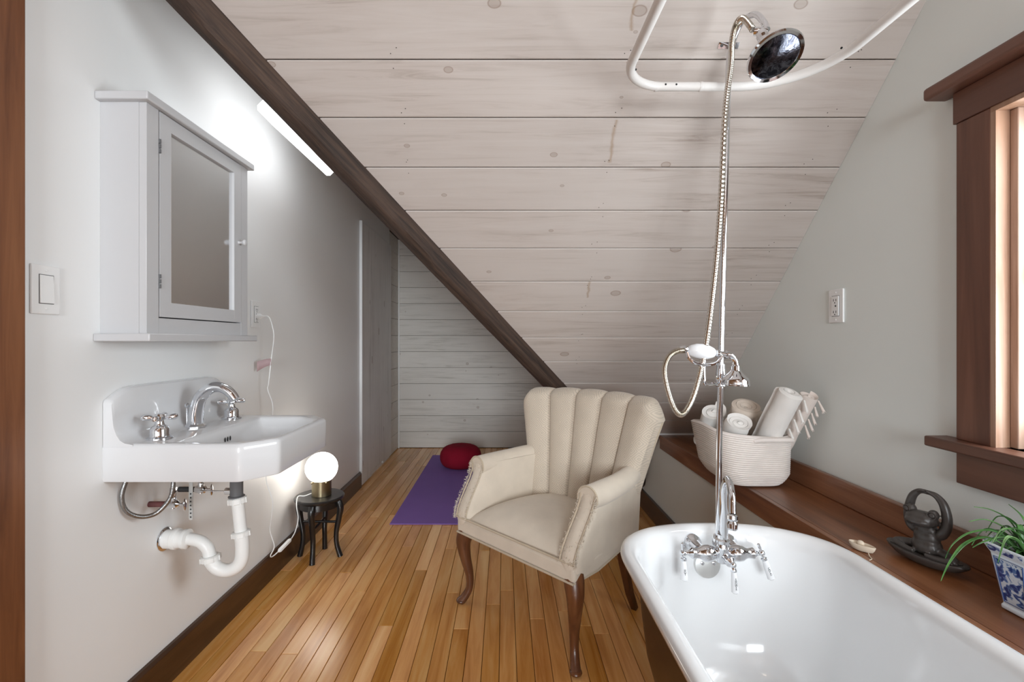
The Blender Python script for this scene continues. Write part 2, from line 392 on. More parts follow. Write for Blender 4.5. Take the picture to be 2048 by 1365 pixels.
# left wall
obj('wall_left', B(XL-0.08, XL, 0.90, 4.40, -0.02, 2.95), M['wall'], kind='structure')
obj('wall_left_rear', B(XL-0.08, XL, YB, 0.90, -0.02, 2.95), M['panel'], kind='structure')
wl2 = obj('wall_left_alcove', B(XL-0.08, XL-0.014, 4.40, YF+0.02, -0.02, 2.4), M['jointw'], kind='structure')
far = obj('wall_far', MB().prism([(XL-0.08, YF+0.014, -0.02), (1.08, YF+0.014, -0.02), (XL-0.08, YF+0.014, dormer_z(XL-0.08))], (0, 0.06, 0)), M['jointw'], kind='structure')
z = 0.004; k = 0
while z < 2.1:
    a, b = z+0.0012, z+0.1615-0.0012
    xr = lambda zz: (H+0.006 - zz)/1.025
    mb = MB().prism([(XL+0.002, YF, a), (xr(a), YF, a), (xr(b), YF, b), (XL+0.002, YF, b)], (0, 0.014, 0))
    obj('plank', mb, M['plank2'], far, smooth=0, bevel=0.0015, seg=1)
    obj('plank', B(XL-0.014, XL, 4.415, YF-0.001, a, b), M['plank2'], wl2, smooth=0, bevel=0.0015, seg=1)
    z += 0.1615
obj('trim_corner', B(XL, XL+0.012, YF-0.012, YF-0.0005, 0, 2.1), M['plankv'], kind='structure')
# low whitewashed door leaf on the left wall
door = struct('door_1', (XL, 3.95, 0))
obj('panel', MB().prism([(XL+0.001, 3.50, 0.012), (XL+0.001, 3.75, 0.012), (XL+0.001, 3.76, 0.045), (XL+0.001, 4.10, 0.045), (XL+0.001, 4.11, 0.02), (XL+0.001, 4.40, 0.02), (XL+0.001, 4.40, 1.965), (XL+0.001, 3.50, 1.965)], (0.016, 0, 0)), M['plankv'], door, bevel=0.002)
obj('edge_strip', B(XL+0.001, XL+0.0215, 3.484, 3.499, 0.12, 1.97), M['sash'], door, bevel=0.001)
# left baseboard, door casing at the left edge
obj('baseboard_left', MB().prism([(XL, 1.02, 0), (XL+0.018, 1.02, 0), (XL+0.018, 1.02, 0.104), (XL+0.010, 1.02, 0.113), (XL, 1.02, 0.115)], (0, 3.485-1.02, 0)), M['base'], kind='structure', bevel=0.002)
tr1 = obj('trim_1', B(XL, XL+0.022, 0.90, 1.036, 0, 2.15), M['casing'], kind='structure', bevel=0.003)
# right wall with window opening
WY0, WY1, WZ0, WZ1 = 0.25, 1.084, 0.838, 1.615
obj('wall_right_rear', B(XR, XR+0.14, YB, -0.1, 0, 3), M['panel'], kind='structure')
mb = B(XR, XR+0.14, -0.1, WY0, 0, 3); mb.box(XR, XR+0.14, WY1, 3.35, 0, 3); mb.box(XR, XR+0.14, WY0, WY1, 0, WZ0); mb.box(XR, XR+0.14, WY0, WY1, WZ1, 3)
obj('wall_right', mb, M['wallr'], kind='structure')
win = struct('window_1', (XR, 0.66, WZ0)); c = XR-0.02
for a, b in ((WY1, 1.166), (WY0-0.082, WY0)): obj('casing', B(c, XR, a, b, WZ0, WZ1), M['brownz'], win, bevel=0.002)
obj('head_board', B(c-0.003, XR, WY0-0.088, 1.172, WZ1, 1.692), M['brownx'], win, bevel=0.002)
obj('head_cap', B(c-0.042, XR, WY0-0.13, 1.214, 1.692, 1.724), M['brownx'], win, bevel=0.008, seg=3)
obj('stool', B(c-0.036, XR+0.075, WY0-0.13, 1.216, WZ0-0.026, WZ0), M['brownx'], win, bevel=0.004)
obj('apron', B(c, XR, WY0-0.082, 1.166, 0.731, WZ0-0.026), M['brownx'], win, bevel=0.002)
for a, b in ((WY1-0.012, WY1), (WY0, WY0+0.012)): obj('jamb', B(c+0.0005, XR+0.14, a, b, WZ0, WZ1-0.012), M['jamb'], win)
for a, b in ((WY1-0.030, WY1-0.012), (WY0+0.012, WY0+0.03)): obj('stop', B(XR+0.012, XR+0.05, a, b, WZ0, WZ1-0.012), M['jamb'], win, bevel=0.002)
obj('head_jamb', B(c+0.0005, XR+0.14, WY0, WY1, WZ1-0.012, WZ1), M['jamb'], win)
for a, b in ((WY1-0.055, WY1-0.012), (WY0+0.012, WY0+0.055)): obj('sash_stile', B(XR+0.052, XR+0.085, a, b, WZ0, WZ1-0.012), M['sash'], win, bevel=0.002)
for a, b in ((WZ0, WZ0+0.05), (1.21, 1.245), (WZ1-0.055, WZ1-0.012)): obj('sash_rail', B(XR+0.052, XR+0.085, WY0+0.055, WY1-0.055, a, b), M['sash'], win, bevel=0.002)
for a, b in ((WZ0+0.05, 1.21), (1.245, WZ1-0.055)): obj('pane', B(XR+0.066, XR+0.070, WY0+0.055, WY1-0.055, a, b), M['glass'], win)
# boxed ledge along the right wall
LZ, LX = 0.540, 0.891
obj('wall_knee', B(LX+0.012, LX+0.03, -1.7, 3.26, 0, LZ-0.03), M['wallr'], kind='structure')
obj('baseboard_right', B(LX-0.006, LX+0.012, -1.7, 3.1, 0, 0.117), M['base'], kind='structure', bevel=0.003)
led = thing('ledge', 'dark stained wooden ledge board running along the wall beside the bathtub', 'ledge', (1.0, 0.9, 0))
YL = C0 - LZ - 0.004
obj('top_board', MB().add([(LX+0.018, -1.7, LZ-0.028), (XR-0.001, -1.7, LZ-0.028), (XR-0.001, YL+0.024, LZ-0.028), (LX+0.018, YL+0.024, LZ-0.028), (LX+0.018, -1.7, LZ), (XR-0.001, -1.7, LZ), (XR-0.001, YL-0.003, LZ), (LX+0.018, YL-0.003, LZ)], [(0,3,2,1),(4,5,6,7),(0,1,5,4),(1,2,6,5),(2,3,7,6),(3,0,4,7)]), M['brown'], led)
obj('fascia', B(LX, LX+0.018, -1.7, YL-0.002, 0.463, LZ), M['brown'], led, bevel=0.002)
obj('back_board', B(XR-0.02, XR-0.001, -1.7, YL-0.08, LZ, 0.618), M['brown'], led, bevel=0.003)
obj('trim_2', MB().prism([(LX-0.01, YL-0.012, LZ+0.001), (XR-0.021, YL-0.012, LZ+0.001), (XR-0.021, YL-0.012, LZ+0.010), (LX-0.01, YL-0.012, LZ+0.010)], (0, 0.008, 0)), M['sash'], kind='structure')
# valley beam --------------------------------------------------------
def build_beam():
    d = Vector((0.963, 1.0, -1.0)); dh = Vector((0.963, 1, 0)).normalized(); side = Vector((-dh.y, dh.x, 0))
    rows = []; n = 90; p0 = Vector((valley_x(0.98), 0.98, slope_z(0.98)))
    L = 3.19 - 0.98
    sec = [(0, 0.06), (0, 0.0), (0, -0.035), (0.004, -0.066), (0.016, -0.078), (0.04, -0.082), (0.062, -0.080), (0.078, -0.068), (0.088, -0.045), (0.088, 0.06)]
    for i in range(n):
        p = p0 + d*(L*i/(n-1)); row = []
        for j, (a, b) in enumerate(sec):
            wv = 0.004*noise.noise(Vector((i*0.12, j*0.7, 0))) + (0.006*noise.noise(Vector((i*0.45, 3+j, 0))) if j >= 3 else 0)
            row.append(p + side*(a + (wv if j > 2 else wv*0.3)) + Vector((0, 0, b + wv)))
        rows.append(row)
    return MB().grid(rows, cu=True, cap=True)
tag(obj('beam', build_beam(), M['beam'], smooth=50), 'dark rough-hewn timber beam running diagonally down the edge of the planked slope', 'beam')

# ================================================================== LEFT WALL THINGS
# medicine cabinet ----------------------------------------------------
def cabinet():
    t = thing('medicine_cabinet', 'pale grey wall cabinet with mirrored door above the sink', 'cabinet', (XL, 1.497, 1.079))
    y0, y1, xf = 1.251, 1.743, -0.947
    for a, b in ((y0, y0+0.016), (y1-0.016, y1)): obj('side_panel', B(XL, xf-0.02, a, b, 1.10, 1.713), M['cab'], t)
    obj('back_panel', B(XL, XL+0.006, y0+0.016, y1-0.016, 1.10, 1.713), M['cab'], t)
    for a, b in ((y0, 1.296), (1.700, y1)): obj('stile', B(xf-0.02, xf, a, b, 1.10, 1.713), M['cab'], t, bevel=0.0012)
    obj('bottom_rail', B(xf-0.02, xf-0.0005, 1.296, 1.700, 1.10, 1.143), M['cab'], t)
    obj('top_board', B(XL, xf+0.016, y0-0.018, y1+0.018, 1.713, 1.735), M['cab'], t, bevel=0.003)
    obj('bottom_board', B(XL, xf+0.024, y0-0.022, y1+0.024, 1.079, 1.100), M['cab'], t, bevel=0.003)
    a0, a1, z0, z1 = 1.299, 1.698, 1.1465, 1.7105; m0, m1, n0, n1 = 1.343, 1.656, 1.188, 1.670
    mb = B(xf-0.018, xf+0.001, a0, m0, z0, z1); mb.box(xf-0.018, xf+0.001, m1, a1, z0, z1)
    mb.box(xf-0.018, xf+0.0008, m0, m1, z0, n0); mb.box(xf-0.018, xf+0.0008, m0, m1, n1, z1)
    d = obj('door', mb, M['cab'], t)
    obj('mirror', B(xf-0.012, xf-0.008, m0-0.004, m1+0.004, n0-0.004, n1+0.004), M['mirror'], d)
    obj('knob', MB().lathe([(0.006, 0), (0.0045, 0.006), (0.0045, 0.012), (0.009, 0.017), (0.0105, 0.022), (0.008, 0.027), (0.002, 0.029)], (xf+0.001, 1.683, 1.43), (1,0,0), 20), M['cab'], d)
    for zz in (1.616, 1.245):
        mb = MB()
        for q in range(3): mb.lathe([(0.0032, 0), (0.0032, 0.011)], (xf+0.002, 1.2975, zz-0.02+q*0.0135), (0,0,1), 10)
        obj('hinge', mb, M['grey'], d)
cabinet()
# light switch and outlets -------------------------------------------
def plate(t, xw, s, y0, y1, z0, z1):
    xa, xb = xw, xw + s*0.006
    return obj('cover_plate', B(min(xa, xb), max(xa, xb), y0, y1, z0, z1), M['plastic'], t, bevel=0.0025, seg=3)
sw = thing('light_switch', 'white rocker light switch on the wall left of the cabinet', 'switch', (XL, 1.098, 1.14))
plate(sw, XL, 1, 1.064, 1.133, 1.142, 1.256)
obj('rocker_recess', B(XL+0.0055, XL+0.0064, 1.0805, 1.1165, 1.166, 1.234), M['grey'], sw)
obj('rocker', MB().prism([(XL+0.0062, 1.082, 1.1675), (XL+0.0100, 1.082, 1.1675), (XL+0.0075, 1.082, 1.2325), (XL+0.0062, 1.082, 1.2325)], (0, 0.033, 0)), M['plastic'], sw, bevel=0.0008)
for zz in (1.155, 1.2435): obj('screw', MB().lathe([(0.003, 0.0058), (0.003, 0.0072), (0.001, 0.0078)], (XL, 1.0985, zz), (1,0,0), 12), M['plastic'], sw)
def outlet(label, xw, s, yc, zc, plug):
    t = thing('power_outlet', label, 'outlet', (xw, yc, zc-0.057))
    plate(t, xw, s, yc-0.035, yc+0.035, zc-0.057, zc+0.057)
    bx = lambda a, b, y0, y1, z0, z1: B(min(xw+s*a, xw+s*b), max(xw+s*a, xw+s*b), y0, y1, z0, z1)
    obj('receptacle_recess', bx(0.0055, 0.0064, yc-0.018, yc+0.018, zc-0.035, zc+0.035), M['grey'], t)
    obj('receptacle', bx(0.006, 0.009, yc-0.0168, yc+0.0168, zc-0.0335, zc+0.0335), M['plastic'], t, bevel=0.0008)
    for zz in (zc+0.02, zc-0.02):
        for dy in (-0.006, 0.006): obj('slot', bx(0.0088, 0.0093, yc+dy-0.0012, yc+dy+0.0012, zz-0.004, zz+0.004), M['ink'], t)
        obj('ground_hole', MB().lathe([(0.0022, 0), (0.0022, 0.0094)], (xw, yc, zz-0.009), (s,0,0), 10), M['ink'], t)
    for dy in (-0.004, 0.004): obj('test_button', bx(0.009, 0.0098, yc+dy-0.003, yc+dy+0.003, zc-0.003, zc+0.003), M['grey'] if dy < 0 else M['plastic'], t)
    for zz in (zc-0.046, zc+0.046): obj('screw', MB().lathe([(0.0028, 0.0058), (0.0028, 0.0072), (0.001, 0.0076)], (xw, yc, zz), (s,0,0), 10), M['plastic'], t)
outlet('white power outlet with a lamp plug in it beside the mirrored cabinet', XL, 1, 2.027, 1.194, True)
outlet('white power outlet on the grey wall above the towel basket', XR, -1, 1.61, 1.199, False)

# wall sink ------------------------------------------------------------
def polar(poly, p):                    # rounded convex outline about a centre: list of (nx, ny, dist)
    return lambda th: sum(max(0.0, nx*math.cos(th)+ny*math.sin(th))**p / d**p for nx, ny, d in poly)**(-1.0/p)
def edges(pts, c):
    out = []; n = len(pts)
    for i in range(n):
        a = Vector(pts[i]); b = Vector(pts[(i+1) % n]); e = (b-a).normalized(); nn = Vector((e.y, -e.x)); d = nn.dot(a-Vector(c))
        if d < 0: nn = -nn; d = -d
        out.append((nn.x, nn.y, d))
    return out
def sink():
    t = thing('wall_sink', 'white enamel wall-hung sink with cut front corners and a raised back', 'sink', (XL, 1.515, 0.69))
    c = (-0.86, 1.515); N = 360
    o_pts = [(-1.10, 1.259), (-0.706, 1.259), (-0.636, 1.338), (-0.636, 1.692), (-0.706, 1.771), (-1.10, 1.771)]
    bowl = [(-0.895, 1.303), (-0.735, 1.303), (-0.668, 1.372), (-0.668, 1.658), (-0.735, 1.727), (-0.895, 1.727)]
    cb = (-0.79, 1.515)
    fo = edges(o_pts, c); fb = edges(bowl, cb)
    def ring(E, ctr, inset, zz, p):
        f = polar([(a, b, d-inset) for a, b, d in E], p)
        return [(ctr[0]+math.cos(2*PI*k/N)*f(2*PI*k/N), ctr[1]+math.sin(2*PI*k/N)*f(2*PI*k/N), zz) for k in range(N)]
    rows = [[(-0.85, 1.515, 0.705)]*N, ring(fo, c, 0.02, 0.705, 95), ring(fo, c, 0.004, 0.703, 95), ring(fo, c, 0.001, 0.708, 95), ring(fo, c, 0.0, 0.76, 95), ring(fo, c, 0.0, 0.792, 95),
            ring(fo, c, 0.002, 0.799, 95), ring(fo, c, 0.007, 0.8035, 85), ring(fo, c, 0.013, 0.8045, 70),
            ring(fb, cb, -0.012, 0.8025, 30), ring(fb, cb, -0.004, 0.800, 30), ring(fb, cb, 0.003, 0.793, 26), ring(fb, cb, 0.012, 0.765, 12), ring(fb, cb, 0.024, 0.735, 9), ring(fb, cb, 0.05, 0.714, 7), ring(fb, cb, 0.085, 0.709, 5)]
    rows.append([(-0.80 + 0.02*math.cos(2*PI*k/N), 1.515+0.02*math.sin(2*PI*k/N), 0.7075) for k in range(N)])
    rows.append([(-0.80, 1.515, 0.7075)]*N)
    obj('basin', MB().grid(rows, cu=True), M['porc'], t, smooth=50)
    # raised back with a cove into the deck
    prof = [(-1.069, 0.795), (-1.069, 0.10), (-1.069, 1.0), (-1.060, 1.0), (-1.050, 0.985), (-1.046, 0.95), (-1.0435, 0.60), (-1.041, 0.40), (-1.034, 0.22), (-1.024, 0.09), (-1.012, 0.02), (-0.998, 0.0), (-0.99, -0.02), (-0.99, -0.06)]
    ys = [1.2592, 1.262, 1.268, 1.29, 1.31, 1.325, 1.345, 1.40, 1.515, 1.63, 1.685, 1.705, 1.72, 1.74, 1.76, 1.768, 1.7708]
    zt = [0.918, 0.921, 0.925, 0.938, 0.947, 0.951, 0.953, 0.954, 0.954, 0.954, 0.953, 0.951, 0.947, 0.938, 0.922, 0.914, 0.908]
    rows = []
    for yy, zz in zip(ys, zt):
        inn = 0.004 if yy in (ys[0], ys[-1]) else 0
        rows.append([(px, yy, (0.797 if i == 0 else 0.8045 + ph*(zz-inn-0.8045))) for i, (px, ph) in enumerate(prof)])
    obj('splash_back', MB().grid(rows, cu=True, cap=True), M['porc'], t, smooth=60)
    # chrome spout
    path = catmull([(-0.99, 1.515, 0.806), (-0.988, 1.515, 0.85), (-0.975, 1.515, 0.897), (-0.945, 1.515, 0.927), (-0.912, 1.515, 0.932), (-0.882, 1.515, 0.917), (-0.862, 1.515, 0.892)], 6)
    sp = obj('spout', MB().tube(path, lerp_list([0.0235, 0.0215, 0.0195, 0.018, 0.0165, 0.0155, 0.0145], len(path)), 18), M['chrome'], t, smooth=60)
    obj('spout_base', MB().lathe([(0.031, 0), (0.031, 0.004), (0.026, 0.010), (0.024, 0.012)], (-0.99, 1.515, 0.804), (0,0,1), 8), M['chrome'], sp, smooth=20)
    obj('lift_knob', MB().lathe([(0.003, 0), (0.003, 0.062), (0.007, 0.066), (0.008, 0.071), (0.005, 0.076), (0.001, 0.078)], (-1.017, 1.515, 0.804), (0,0,1), 14), M['chrome'], sp)
    for yy in (1.337, 1.690):
        h = obj('tap_handle', MB().lathe([(0.032, 0), (0.032, 0.004), (0.025, 0.008), (0.0235, 0.013), (0.0235, 0.027), (0.020, 0.034), (0.013, 0.039), (0.011, 0.046), (0.011, 0.052), (0.015, 0.055), (0.0165, 0.063), (0.012, 0.070), (0.002, 0.072)], (-0.975, yy, 0.804), (0,0,1), 24), M['chrome'], t)
        mb = MB()
        for q in range(4):
            a = q*PI/2 + (0.35 if yy < 1.5 else 0.6); d = Vector((math.cos(a), math.sin(a), 0.06))
            mb.lathe([(0.006, 0.008), (0.0052, 0.017), (0.0078, 0.024), (0.0088, 0.038), (0.0065, 0.043), (0.001, 0.045)], (-0.975, yy, 0.863), tuple(d), 12)
        obj('cross_arms', mb, M['chrome'], h)
    for dy in (-0.014, 0.0, 0.014): obj('overflow_slot', MB().ell((-0.8805, 1.505+dy, 0.768), 0.002, 0.0024, 0.008, 8, 8), M['ink'], t)
    obj('drain_flange', MB().lathe([(0.075, 0.703), (0.06, 0.694), (0.04, 0.682), (0.036, 0.676), (0.036, 0.668), (0.026, 0.664), (0.024, 0.66)], (-0.85, 1.50, 0), (0,0,1), 24), M['dark'], t)
    obj('popup_body', MB().lathe([(0.0215, 0.664), (0.0215, 0.645), (0.019, 0.64), (0.019, 0.592), (0.024, 0.590), (0.024, 0.586)], (-0.848, 1.497, 0), (0,0,1), 20), M['grey'], t)
    mb = MB().lathe([(0.011, 0), (0.011, 0.02), (0.006, 0.024), (0.0022, 0.026), (0.0022, 0.10)], (-0.862, 1.497, 0.604), (-1, 0, 0.02), 14)
    obj('popup_rod', mb, M['chrome'], t)
    st = B(-0.9785, -0.9665, 1.466, 1.468, 0.53, 0.704); st.lathe([(0.006, 0), (0.006, 0.002)], (-0.9725, 1.468, 0.53), (0,-1,0), 14)
    s_ = obj('rod_strap', st, M['zinc'], t)
    for q in range(7): obj('strap_hole', MB().lathe([(0.0018, 0), (0.0026, 0.0005)], (-0.9725, 1.466, 0.534+q*0.012), (0,-1,0), 10), M['dark'], s_)
    obj('leg_socket', MB().lathe([(0.013, 0), (0.012, -0.022)], (-0.70, 1.655, 0.704), (0,0,1), 6), M['grey'], t)
sink()
# drain trap ------------------------------------------------------------
def trap():
    t = thing('drain_trap', 'white plastic drain trap curving from the sink into the wall', 'pipe', (XL, 1.49, 0.35))
    yA = 1.488
    p1 = catmull([(-1.069, yA, 0.457), (-1.02, yA, 0.457), (-0.985, yA, 0.456), (-0.955, yA, 0.448), (-0.934, yA, 0.428), (-0.926, yA, 0.402)], 6)
    obj('wall_arm', MB().tube(p1, 0.0185, 18), M['pipe'], t)
    p2 = catmull([(-0.926, yA, 0.402), (-0.921, yA, 0.385), (-0.903, yA+0.002, 0.364), (-0.875, yA+0.004, 0.356), (-0.847, yA+0.006, 0.366), (-0.832, yA+0.008, 0.39), (-0.829, yA+0.008, 0.43), (-0.833, yA+0.008, 0.475)], 7)
    obj('u_bend', MB().tube(p2, 0.0205, 20), M['pipe'], t)
    obj('tail_pipe', MB().tube([(-0.833, yA+0.008, 0.47), (-0.846, yA+0.009, 0.588)], 0.0185, 20), M['pipe'], t)
    def nut(p, d, r, h, lug=True):
        mb = MB().lathe([(r*0.82, 0), (r, 0.002), (r, h-0.003), (r*0.86, h)], p, d, 24)
        if lug:
            dd = Vector(d).normalized(); u = dd.orthogonal().normalized(); v = dd.cross(u)
            for q in range(8):
                a = q*PI/4; mb.lathe([(0.0025, 0.001), (0.0025, h-0.002)], Vector(p)+(u*math.cos(a)+v*math.sin(a))*r, d, 6)
        obj('slip_nut', mb, M['pipe'], t)
    nut((-0.924, yA, 0.388), (-0.1, 0, 1), 0.028, 0.018); nut((-0.832, yA+0.008, 0.462), (-0.1, 0, 1), 0.027, 0.018); nut((-0.844, yA+0.009, 0.566), (-0.1, 0, 1), 0.027, 0.02)
    obj('wall_coupling', MB().lathe([(0.027, 0), (0.029, 0.006), (0.029, 0.03), (0.032, 0.033), (0.032, 0.042), (0.028, 0.046), (0.027, 0.062), (0.030, 0.064), (0.030, 0.074), (0.022, 0.078)], (XL, yA, 0.457), (1,0,0), 26), M['pipe'], t)
    obj('wall_flange', MB().lathe([(0.036, 0), (0.036, 0.003), (0.03, 0.007)], (XL, yA, 0.457), (1,0,0), 26), M['chrome'], t)
trap()
# shut-off valves and supply hoses -----------------------------------------
def valve(label, y, z, wrap):
    t = thing('shutoff_valve', label, 'valve', (XL, y, z-0.02))
    obj('stub_pipe', MB().lathe([(0.0085, 0), (0.0085, 0.065)], (XL, y, z), (1,0,0), 14), wrap, t)
    mb = MB().lathe([(0.010, 0.055), (0.012, 0.058), (0.012, 0.085), (0.007, 0.09), (0.004, 0.092), (0.004, 0.104)], (XL, y, z), (1,0,0), 14)
    mb.lathe([(0.008, -0.012), (0.009, 0.02), (0.007, 0.024), (0.008, 0.026), (0.008, 0.042)], (XL+0.072, y, z), (0,0,1), 12)
    obj('valve_body', mb, M['chrome'], t)
    R = Matrix.Rotation(0.35, 3, 'Z')
    obj('oval_handle', MB().ell((XL+0.107, y, z-0.001), 0.0045, 0.013, 0.019, 16, 10, R), M['chrome'], t)
valve('chrome shutoff valve with a red wrapped stub under the sink', 1.425, 0.588, M['redtag'])
valve('chrome shutoff valve with a dark stub pipe under the sink', 1.555, 0.592, M['dark'])
hp = catmull([(-0.975, 1.395, 0.70), (-0.975, 1.39, 0.645), (-0.985, 1.385, 0.61), (-1.01, 1.37, 0.580), (-1.035, 1.345, 0.580), (-1.055, 1.32, 0.605), (-1.060, 1.31, 0.65), (-1.052, 1.32, 0.70)], 8)
h1 = thing('supply_hose', 'braided steel supply hose hanging in a loop under the sink', 'hose', (-1.01, 1.36, 0.57))
obj('braided_line', MB().tube(hp, 0.0062, 12), M['steel'], h1); obj('coupling_nut', MB().lathe([(0.011, 0), (0.011, 0.022), (0.008, 0.026)], (-0.975, 1.392, 0.702), (0.0, 0.05, -1), 8), M['grey'], h1, smooth=20)
for (yy, zz, x1, y1, lb) in ((1.425, 0.63, -0.99, 1.40, 'short braided hose rising from the red wrapped shutoff valve'), (1.555, 0.634, -0.985, 1.62, 'short braided hose rising from the dark shutoff valve')):
    h2 = thing('supply_hose', lb, 'hose', (XL+0.072, yy, zz))
    p = catmull([(XL+0.072, yy, zz-0.004), (XL+0.074, yy-0.002, zz+0.03), (x1, y1, 0.704)], 8)
    obj('braided_line', MB().tube(p, 0.0058, 12), M['steel'], h2); obj('coupling_nut', MB().lathe([(0.0095, 0), (0.0095, 0.014)], (XL+0.072, yy, zz-0.006), (0,0,1), 6), M['chrome'], h2, smooth=20)

# tube light under the dormer slope --------------------------------------------
def tubelight():
    xc = -0.83; zc = dormer_z(xc); s = Vector((-1, 0, 1.025)).normalized(); n = Vector((-1.025, 0, -1)).normalized()
    t = thing('tube_light', 'lit white tube light fixture mounted along the slope beside the beam', 'light fixture', (xc, 1.99, zc))
    def slab(w, h0, h1, y0, y1):
        c = Vector((xc, 0, zc)); q = []
        prof = [(-w, h0), (-w, h1-0.012), (-w+0.012, h1), (w-0.012, h1), (w, h1-0.012), (w, h0)]
        return MB().prism([c + s*a + n*b + Vector((0, y0, 0)) for a, b in prof], (0, y1-y0, 0))
    obj('housing', slab(0.046, 0.001, 0.014, 1.74, 2.235), M['plastic'], t)
    obj('diffuser', slab(0.050, 0.006, 0.060, 1.722, 2.25), M['tubelight'], t)
tubelight()
# stool and globe lamp ------------------------------------------------------------
SX, SY, SZ = -0.928, 2.374, 0.307
def stool():
    t = thing('stool', 'small round black wooden stool with four curved legs by the wall', 'stool', (SX, SY, 0))
    obj('seat', MB().lathe([(0.10, -0.022), (0.112, -0.020), (0.118, -0.014), (0.119, -0.006), (0.115, -0.001), (0.105, 0.0), (0.02, 0.0)], (SX, SY, SZ), (0,0,1), 40), M['black'], t)
    obj('apron_ring', MB().lathe([(0.088, -0.021), (0.094, -0.021), (0.094, -0.055), (0.088, -0.055), (0.088, -0.021)], (SX, SY, SZ), (0,0,1), 32, cap=False), M['black'], t)
    dirs = [(0.005, -1), (-1, 0.01), (1, 0.0), (-0.08, 1)]
    rf = (0.094, 0.10, 0.104, 0.088)
    for (dx, dy), R in zip(dirs, rf):
        d = Vector((dx, dy, 0)).normalized(); C = Vector((SX, SY, 0))
        path = catmull([C+d*0.088+Vector((0,0,0.292)), C+d*0.104+Vector((0,0,0.25)), C+d*0.098+Vector((0,0,0.20)), C+d*0.084+Vector((0,0,0.12)), C+d*0.086+Vector((0,0,0.06)), C+d*R+Vector((0,0,0.0))], 6)
        obj('leg', MB().tube(path, lerp_list([0.016, 0.0175, 0.015, 0.0128, 0.0125, 0.014], len(path)), 8), M['black'], t, smooth=60)
    C = Vector((SX, SY, 0.165))
    for a, b in ((0, 3), (1, 2)):
        da = Vector(dirs[a]+(0,)).normalized()*0.086; db = Vector(dirs[b]+(0,)).normalized()*0.086
        zz = Vector((0, 0, 0.008 if a else -0.004))
        obj('stretcher', MB().tube([C+da+zz, C+db+zz], 0.0065, 8), M['black'], t)
stool()
def lamp():
    lx, ly = -0.918, 2.374
    t = thing('globe_lamp', 'lit white globe table lamp with a brushed metal base on the stool', 'lamp', (lx, ly, SZ))
    b = obj('lamp_base', MB().lathe([(0.044, 0), (0.047, 0.001), (0.047, 0.078), (0.045, 0.080), (0.040, 0.080)], (lx, ly, SZ+0.0005), (0,0,1), 40), M['brass'], t, smooth=40)
    for a in (2.3, 4.0, 5.5): obj('set_screw', MB().lathe([(0.0035, 0.044), (0.0035, 0.050), (0.005, 0.052), (0.004, 0.056)], (lx, ly, SZ+0.07), (math.cos(a), math.sin(a), 0), 10), M['brass'], b)
    obj('globe', MB().ell((lx, ly, 0.4445), 0.078, 0.078, 0.076, 32, 20), M['globe'], t, smooth=80)
    pts = [(-1.036, 2.027, 1.186), (-1.012, 2.028, 1.184), (-0.998, 2.03, 1.15), (-0.990, 2.03, 1.095), (-1.001, 2.03, 1.0), (-1.012, 2.03, 0.90), (-1.016, 2.03, 0.87), (-0.994, 2.03, 0.80), (-1.005, 2.03, 0.70), (-1.022, 2.03, 0.56), (-1.021, 2.03, 0.475), (-0.996, 2.03, 0.395), (-1.000, 2.03, 0.32), (-1.006, 2.03, 0.265), (-0.988, 2.03, 0.20), (-1.004, 2.03, 0.16), (-1.006, 2.05, 0.145), (-0.998, 2.09, 0.15)]
    c = obj('power_cord', MB().tube(catmull(pts, 6), 0.0024, 8), M['plastic'], t, smooth=60)
    R = (Vector((-0.975, 2.165, 0.175))-Vector((-0.998, 2.09, 0.148))).normalized()
    obj('inline_switch', MB().lathe([(0.005, -0.002), (0.010, 0.006), (0.010, 0.07), (0.005, 0.08)], (-0.998, 2.09, 0.149), tuple(R), 4), M['plastic'], c, bevel=0.002)
    pts = [(-0.975, 2.166, 0.176), (-0.968, 2.19, 0.20), (-0.964, 2.21, 0.25), (-0.985, 2.24, 0.296), (-1.005, 2.30, 0.322), (-0.985, 2.33, 0.316), (-0.96, 2.352, 0.322)]
    obj('lower_cord', MB().tube(catmull(pts, 6), 0.0024, 8), M['plastic'], c, smooth=60)
    obj('plug', MB().lathe([(0.011, 0), (0.011, 0.014), (0.006, 0.022), (0.0035, 0.03)], (XL+0.0095, 2.027, 1.186), (1,0,0), 8), M['plastic'], c)
    rows = []
    for i in range(9):
        u = i/8; rows.append([(-1.0-0.052*u, 2.028-0.02*u+0.01*math.sin(u*3), 1.005-0.012*u*u), (-1.0-0.052*u, 2.028-0.02*u+0.01*math.sin(u*3), 0.975-0.026*u*u)])
    g = obj('paper_tag', MB().grid(rows), M['tag'], c, smooth=60); so = g.modifiers.new('s', 'SOLIDIFY'); so.thickness = 0.0006
lamp()
